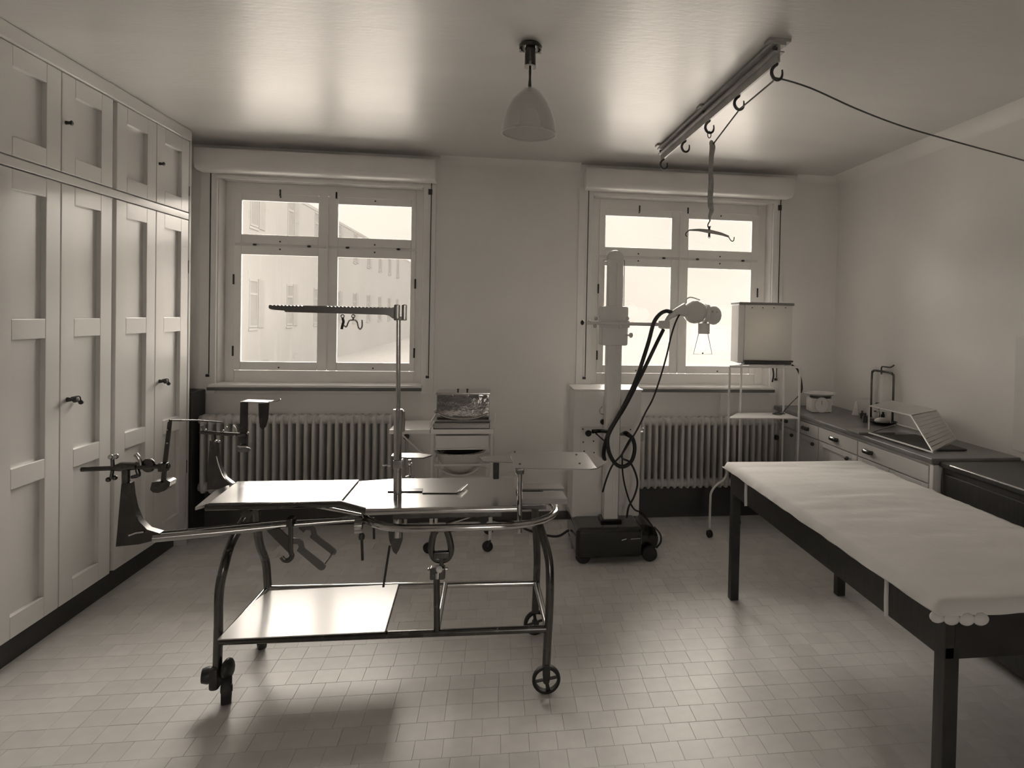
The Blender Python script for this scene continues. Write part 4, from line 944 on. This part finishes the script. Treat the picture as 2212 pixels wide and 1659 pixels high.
# kitchen scale
sx0 = at(1753, 884, Y=4.28); sx1 = at(1793, 884, Y=4.28)
ks = thing('weighing_scale', ((sx0.x+sx1.x)/2+.02, 4.34, ZC), 'white weighing scale with round dial and flat pan in the counter corner', 'scale')
Pb = [(sx0.x, 4.28), (sx1.x+.012, 4.28), (sx1.x+.05, 4.42), (sx0.x+.03, 4.42)]
M().plate([(x, y, ZC+.004) for x, y in Pb], (0, 0, .095)).build('body', WHITE, ks, ang=20)
M().lathe([(0, 0), (.052, 0), (.052, .006), (0, .006)], ((sx0.x+sx1.x)/2+.004, 4.28, ZC+.055), (0, -1, 0), 28).build('dial', mat('dial_card', .82, .4), ks)
M().lathe([(.050, .004), (.055, .004), (.055, .009), (.050, .009)], ((sx0.x+sx1.x)/2+.004, 4.28, ZC+.055), (0, -1, 0), 28, closed=True).build('dial_ring', GREYE, ks)
M().tube([((sx0.x+sx1.x)/2+.004, 4.272, ZC+.055), ((sx0.x+sx1.x)/2+.004, 4.272, ZC+.088)], .0015, 6).build('pointer', IRON, ks)
M().lathe([(0, 0), (.075, 0), (.075, .018), (0, .018)], ((sx0.x+sx1.x)/2+.03, 4.35, ZC+.099), n=30).build('neck', DARKM, ks)
M().lathe([(0, 0), (.085, 0), (.112, .014), (.112, .018), (.083, .005), (0, .005)], ((sx0.x+sx1.x)/2+.025, 4.35, ZC+.118), n=36).build('pan', WHITE, ks)
for x, y in ((sx0.x+.012, 4.29), (sx1.x, 4.29), (sx0.x+.045, 4.41), (sx1.x+.03, 4.41)): M().cyl((x, y, ZC), (x, y, ZC+.006), .007, 8).build('foot', IRON, ks)
# cone, bottles, bowl
cp = at(1848, 896, Z=ZC); tag(M().lathe([(0, 0), (.026, 0), (.024, .006), (.014, .05), (.006, .088), (.002, .096), (0, .096)], (cp.x, cp.y, ZC), n=24).build('measuring_cone', WHITE), 'small white pointed cone standing on the worktop near the scale', 'cone')
for x, y, r, h, mt, lb in ((1862, 903, .012, .05, IRON, 'small dark stoppered bottle right of the white cone'),
                           (1868, 912, .015, .06, IRON, 'dark squat bottle in front of the row of bottles'),
                           (1890, 905, .014, .055, WHITE, 'white stoppered jar under the sloping glass cover'),
                           (1899, 903, .014, .065, CHROME, 'shiny metal bottle under the sloping glass cover'),
                           (1907, 906, .013, .05, IRON, 'black bottle between the metal bottle and the white heap')):
    v = at(x, y, Z=ZC); bt = thing('bottle', (v.x, v.y, ZC), lb, 'bottle', 'bottles on the counter')
    M().lathe([(0, 0), (r, 0), (r, h*.6), (r*.45, h*.78), (r*.45, h*.9), (0, h*.9)], (v.x, v.y, ZC), n=18).build('body', mt, bt)
    M().lathe([(0, h*.9), (r*.6, h*.9), (r*.6, h), (0, h)], (v.x, v.y, ZC), n=14).build('stopper', IRON, bt)
v = at(1915, 916, Z=ZC); dish = thing('dish', (v.x, v.y, ZC), 'oval steel dish holding a white heap under the glass cover', 'dish')
M().lathe([(0, 0), (.05, 0), (.078, .010), (.09, .020), (.087, .020), (.074, .012), (.05, .004), (0, .004)], (v.x-.03, v.y, ZC), n=32).build('plate', DARKM, dish)
tag(M().ball((v.x-.03, v.y, ZC+.022), .040, 18, (1.3, 1, .5)).build('cotton_heap', SHEET), 'white cotton heap lying in the steel dish', 'cotton')
v = at(1850, 936, Z=ZC); tag(M().box((v.x-.01, v.y-.04, ZC), (v.x+.22, v.y+.10, ZC+.012), .003).build('slab', mat('slate_slab', .2, .3)), 'flat grey slab on the worktop in front of the bottles', 'slab')
v = at(1800, 910, Z=ZC)
# arched water pipe against the wall
ar = thing('swan_neck_tap', (2.54, 3.96, ZC), 'inverted-U water pipe with lever tap rising from the counter', 'tap')
A0, A1 = at(1880, 898, X=2.44), at(1930, 888, X=2.44); T0, T1 = at(1883, 810, X=2.44), at(1929, 808, X=2.44)
ya_, yb2 = 4.085, 3.84; za_ = 1.162; TX = 2.54
M().tube([(TX, ya_, ZC), (TX, ya_, za_-.04), (TX, ya_-.012, za_-.010), (TX, ya_-.04, za_), (TX, yb2+.04, za_), (TX, yb2+.012, za_-.010), (TX, yb2, za_-.04), (TX, yb2, ZC)], .007, 10, sm=5).build('pipe', DARKM, ar)
M().tube([(TX, 3.975, za_-.02), (TX, 3.975, za_+.028), (TX, 3.94, za_+.034), (TX, 3.88, za_+.036), (TX, 3.84, za_+.052)], .005, 10, sm=4).build('lever', DARKM, ar)
M().tube([(TX, 4.02, ZC+.10), (TX, 3.93, ZC+.105), (2.52, 3.90, ZC+.12)], .010, 10, sm=3).build('mixer', IRON, ar)
# sloping glass instrument cover
zc = ZC+.004
gc = thing('instrument_cover', (2.3, 3.25, ZC), 'sloping ribbed glass instrument cover with white metal frame on the counter', 'cover')
B0, B1 = (2.125, 3.43), (2.14, 2.90); B2, B3 = (2.50, 3.20), (2.49, 3.72)
zt_ = .992
T = [at(1878, 877, Z=zt_), at(1968, 898, Z=zt_), at(2022, 896, Z=zt_-.002), at(1935, 876, Z=zt_)]
M().tube([(B0[0], B0[1], zc+.01), (B1[0], B1[1], zc+.01), (B2[0], B2[1], zc+.01), (B3[0], B3[1], zc+.01)], .005, 8, closed=True).build('base_frame', WHITE, gc)
M().tube([T[0], T[1], (2.5, 3.37, zt_), (2.48, 3.77, zt_)], .004, 8, closed=True).build('top_frame', WHITE, gc)
M().plate([T[0], T[1], (2.5, 3.37, zt_), (2.48, 3.77, zt_)], (0, 0, .003)).build('top_pane', mat('etched_glass', .5, .3), gc, flat=True)
T1v = Vector(T[1]); T2v = Vector((2.5, 3.37, zt_)); E1 = Vector((B1[0], B1[1], zc+.015)); E2 = Vector((B2[0], B2[1], zc+.015))
M().tube([T1v, E1], .0045, 8).build('sloping_bar', WHITE, gc); M().tube([T2v, E2], .0045, 8).build('sloping_bar', WHITE, gc)
for k in range(9):
    a = (k+.5)/9; p = T1v.lerp(E1, a); q = T2v.lerp(E2, a); d2 = (E1-T1v).normalized()*.013
    M().plate([p-d2, q-d2, q+d2, p+d2], (0, 0, -.003)).build('slat', mat('ribbed_glass', .5, .3), gc, flat=True)
M().tube([T[0], (T[0].x, T[0].y, zc)], .004, 8).build('upright', WHITE, gc); M().tube([(2.48, 3.77, zt_), (2.48, 3.77, zc)], .004, 8).build('upright', WHITE, gc)
tag(M().box((2.15, 2.99, ZC), (2.40, 3.40, ZC+.010), .003).build('instrument_mat', mat('dark_mat', .05, .6)), 'dark rectangular mat under the sloping glass cover', 'mat')

# ------------------------------------------------------------------ examination couch
bd = thing('examination_couch', (1.62, 2.4, 0), 'long dark wooden examination couch with square legs', 'couch')
bx0, bx1, by0, by1 = 1.235, 1.96, 1.60, 3.27
def leg(x, y, s=.045):
    M().box((x, y, 0), (x+s, y+s, .60), .003).build('leg', DWOOD, bd)
leg(bx0, by1-.045); leg(bx1-.12, by1-.045); leg(bx0, by0); leg(bx1-.06, by0)
for a, b in (((bx0, by0, .565), (bx0+.03, by1, .69)), ((bx1-.03, by0, .565), (bx1, by1, .69)), ((bx0+.03, by0, .565), (bx1-.03, by0+.03, .69)), ((bx0+.03, by1-.03, .565), (bx1-.03, by1, .69))):
    M().box(a, b, .003).build('rail', DWOOD, bd)
M().box((bx0+.03, by0+.03, .665), (bx1-.03, by1-.03, .685)).build('platform', DWOOD, bd, flat=True)
# mattress in a white sheet
def sheet(x0, x1, y0, y1, z0, z1, nx=40, ny=90):
    mm = M(); V = {}
    rnd = random.Random(3)
    from mathutils import noise
    def pt(u, v):
        x = x0+(x1-x0)*u; y = y0+(y1-y0)*v
        e = min(u*(x1-x0), (1-u)*(x1-x0), v*(y1-y0), (1-v)*(y1-y0))
        rr = .035
        dz = 0 if e > rr else -(rr-math.sqrt(max(0, rr*rr-(rr-e)**2)))*.9
        w = .0035*noise.noise(Vector((x*2.2, y*11, 1)))+.0025*noise.noise(Vector((x*5, y*26, 3)))*(.5+u)
        w += .012*math.sin(PI*u)*math.sin(PI*v)**.5
        return Vector((x, y, z1+dz+w-.008))
    for i in range(nx+1):
        for j in range(ny+1): V[i, j] = mm.bm.verts.new(pt(i/nx, j/ny))
    for i in range(nx):
        for j in range(ny): mm.face([V[i, j], V[i+1, j], V[i+1, j+1], V[i, j+1]])
    ring = [V[i, 0] for i in range(nx)] + [V[nx, j] for j in range(ny)] + [V[i, ny] for i in range(nx, 0, -1)] + [V[0, j] for j in range(ny, 0, -1)]
    low = []
    for k, v in enumerate(ring):
        n1 = .006*noise.noise(Vector((v.co.x*9, v.co.y*9, 7)))
        cxy = Vector(((x0+x1)/2, (y0+y1)/2)); 
        low.append(mm.bm.verts.new((v.co.x, v.co.y, z0+n1)))
    n = len(ring)
    for k in range(n): mm.face([ring[k], ring[(k+1) % n], low[(k+1) % n], low[k]])
    mm.face(low)
    return mm
ms = thing('mattress', (1.6, 2.4, .69), 'thin mattress under a creased white sheet on the dark couch', 'mattress')
sheet(1.195, 2.0, 1.575, 3.29, .699, .738).build('sheet', SHEET, ms, ang=70)
for k, (x, y) in enumerate(((1.20, 1.60), (1.23, 1.585), (1.27, 1.578), (1.31, 1.575))):
    M().ball((x+.01, y, .688), .022, 10, (1.1, .6, .8)).build('bunched_corner', SHEET, ms)
for y in (3.03, 1.86):
    M().tube([(1.222, y, .690), (1.226, y, .680), (1.226, y, .62), (1.228, y, .565)], .006, 8, sm=3, flat=(.35, 1.3)).build('tie_tape', WHITEM, bd)
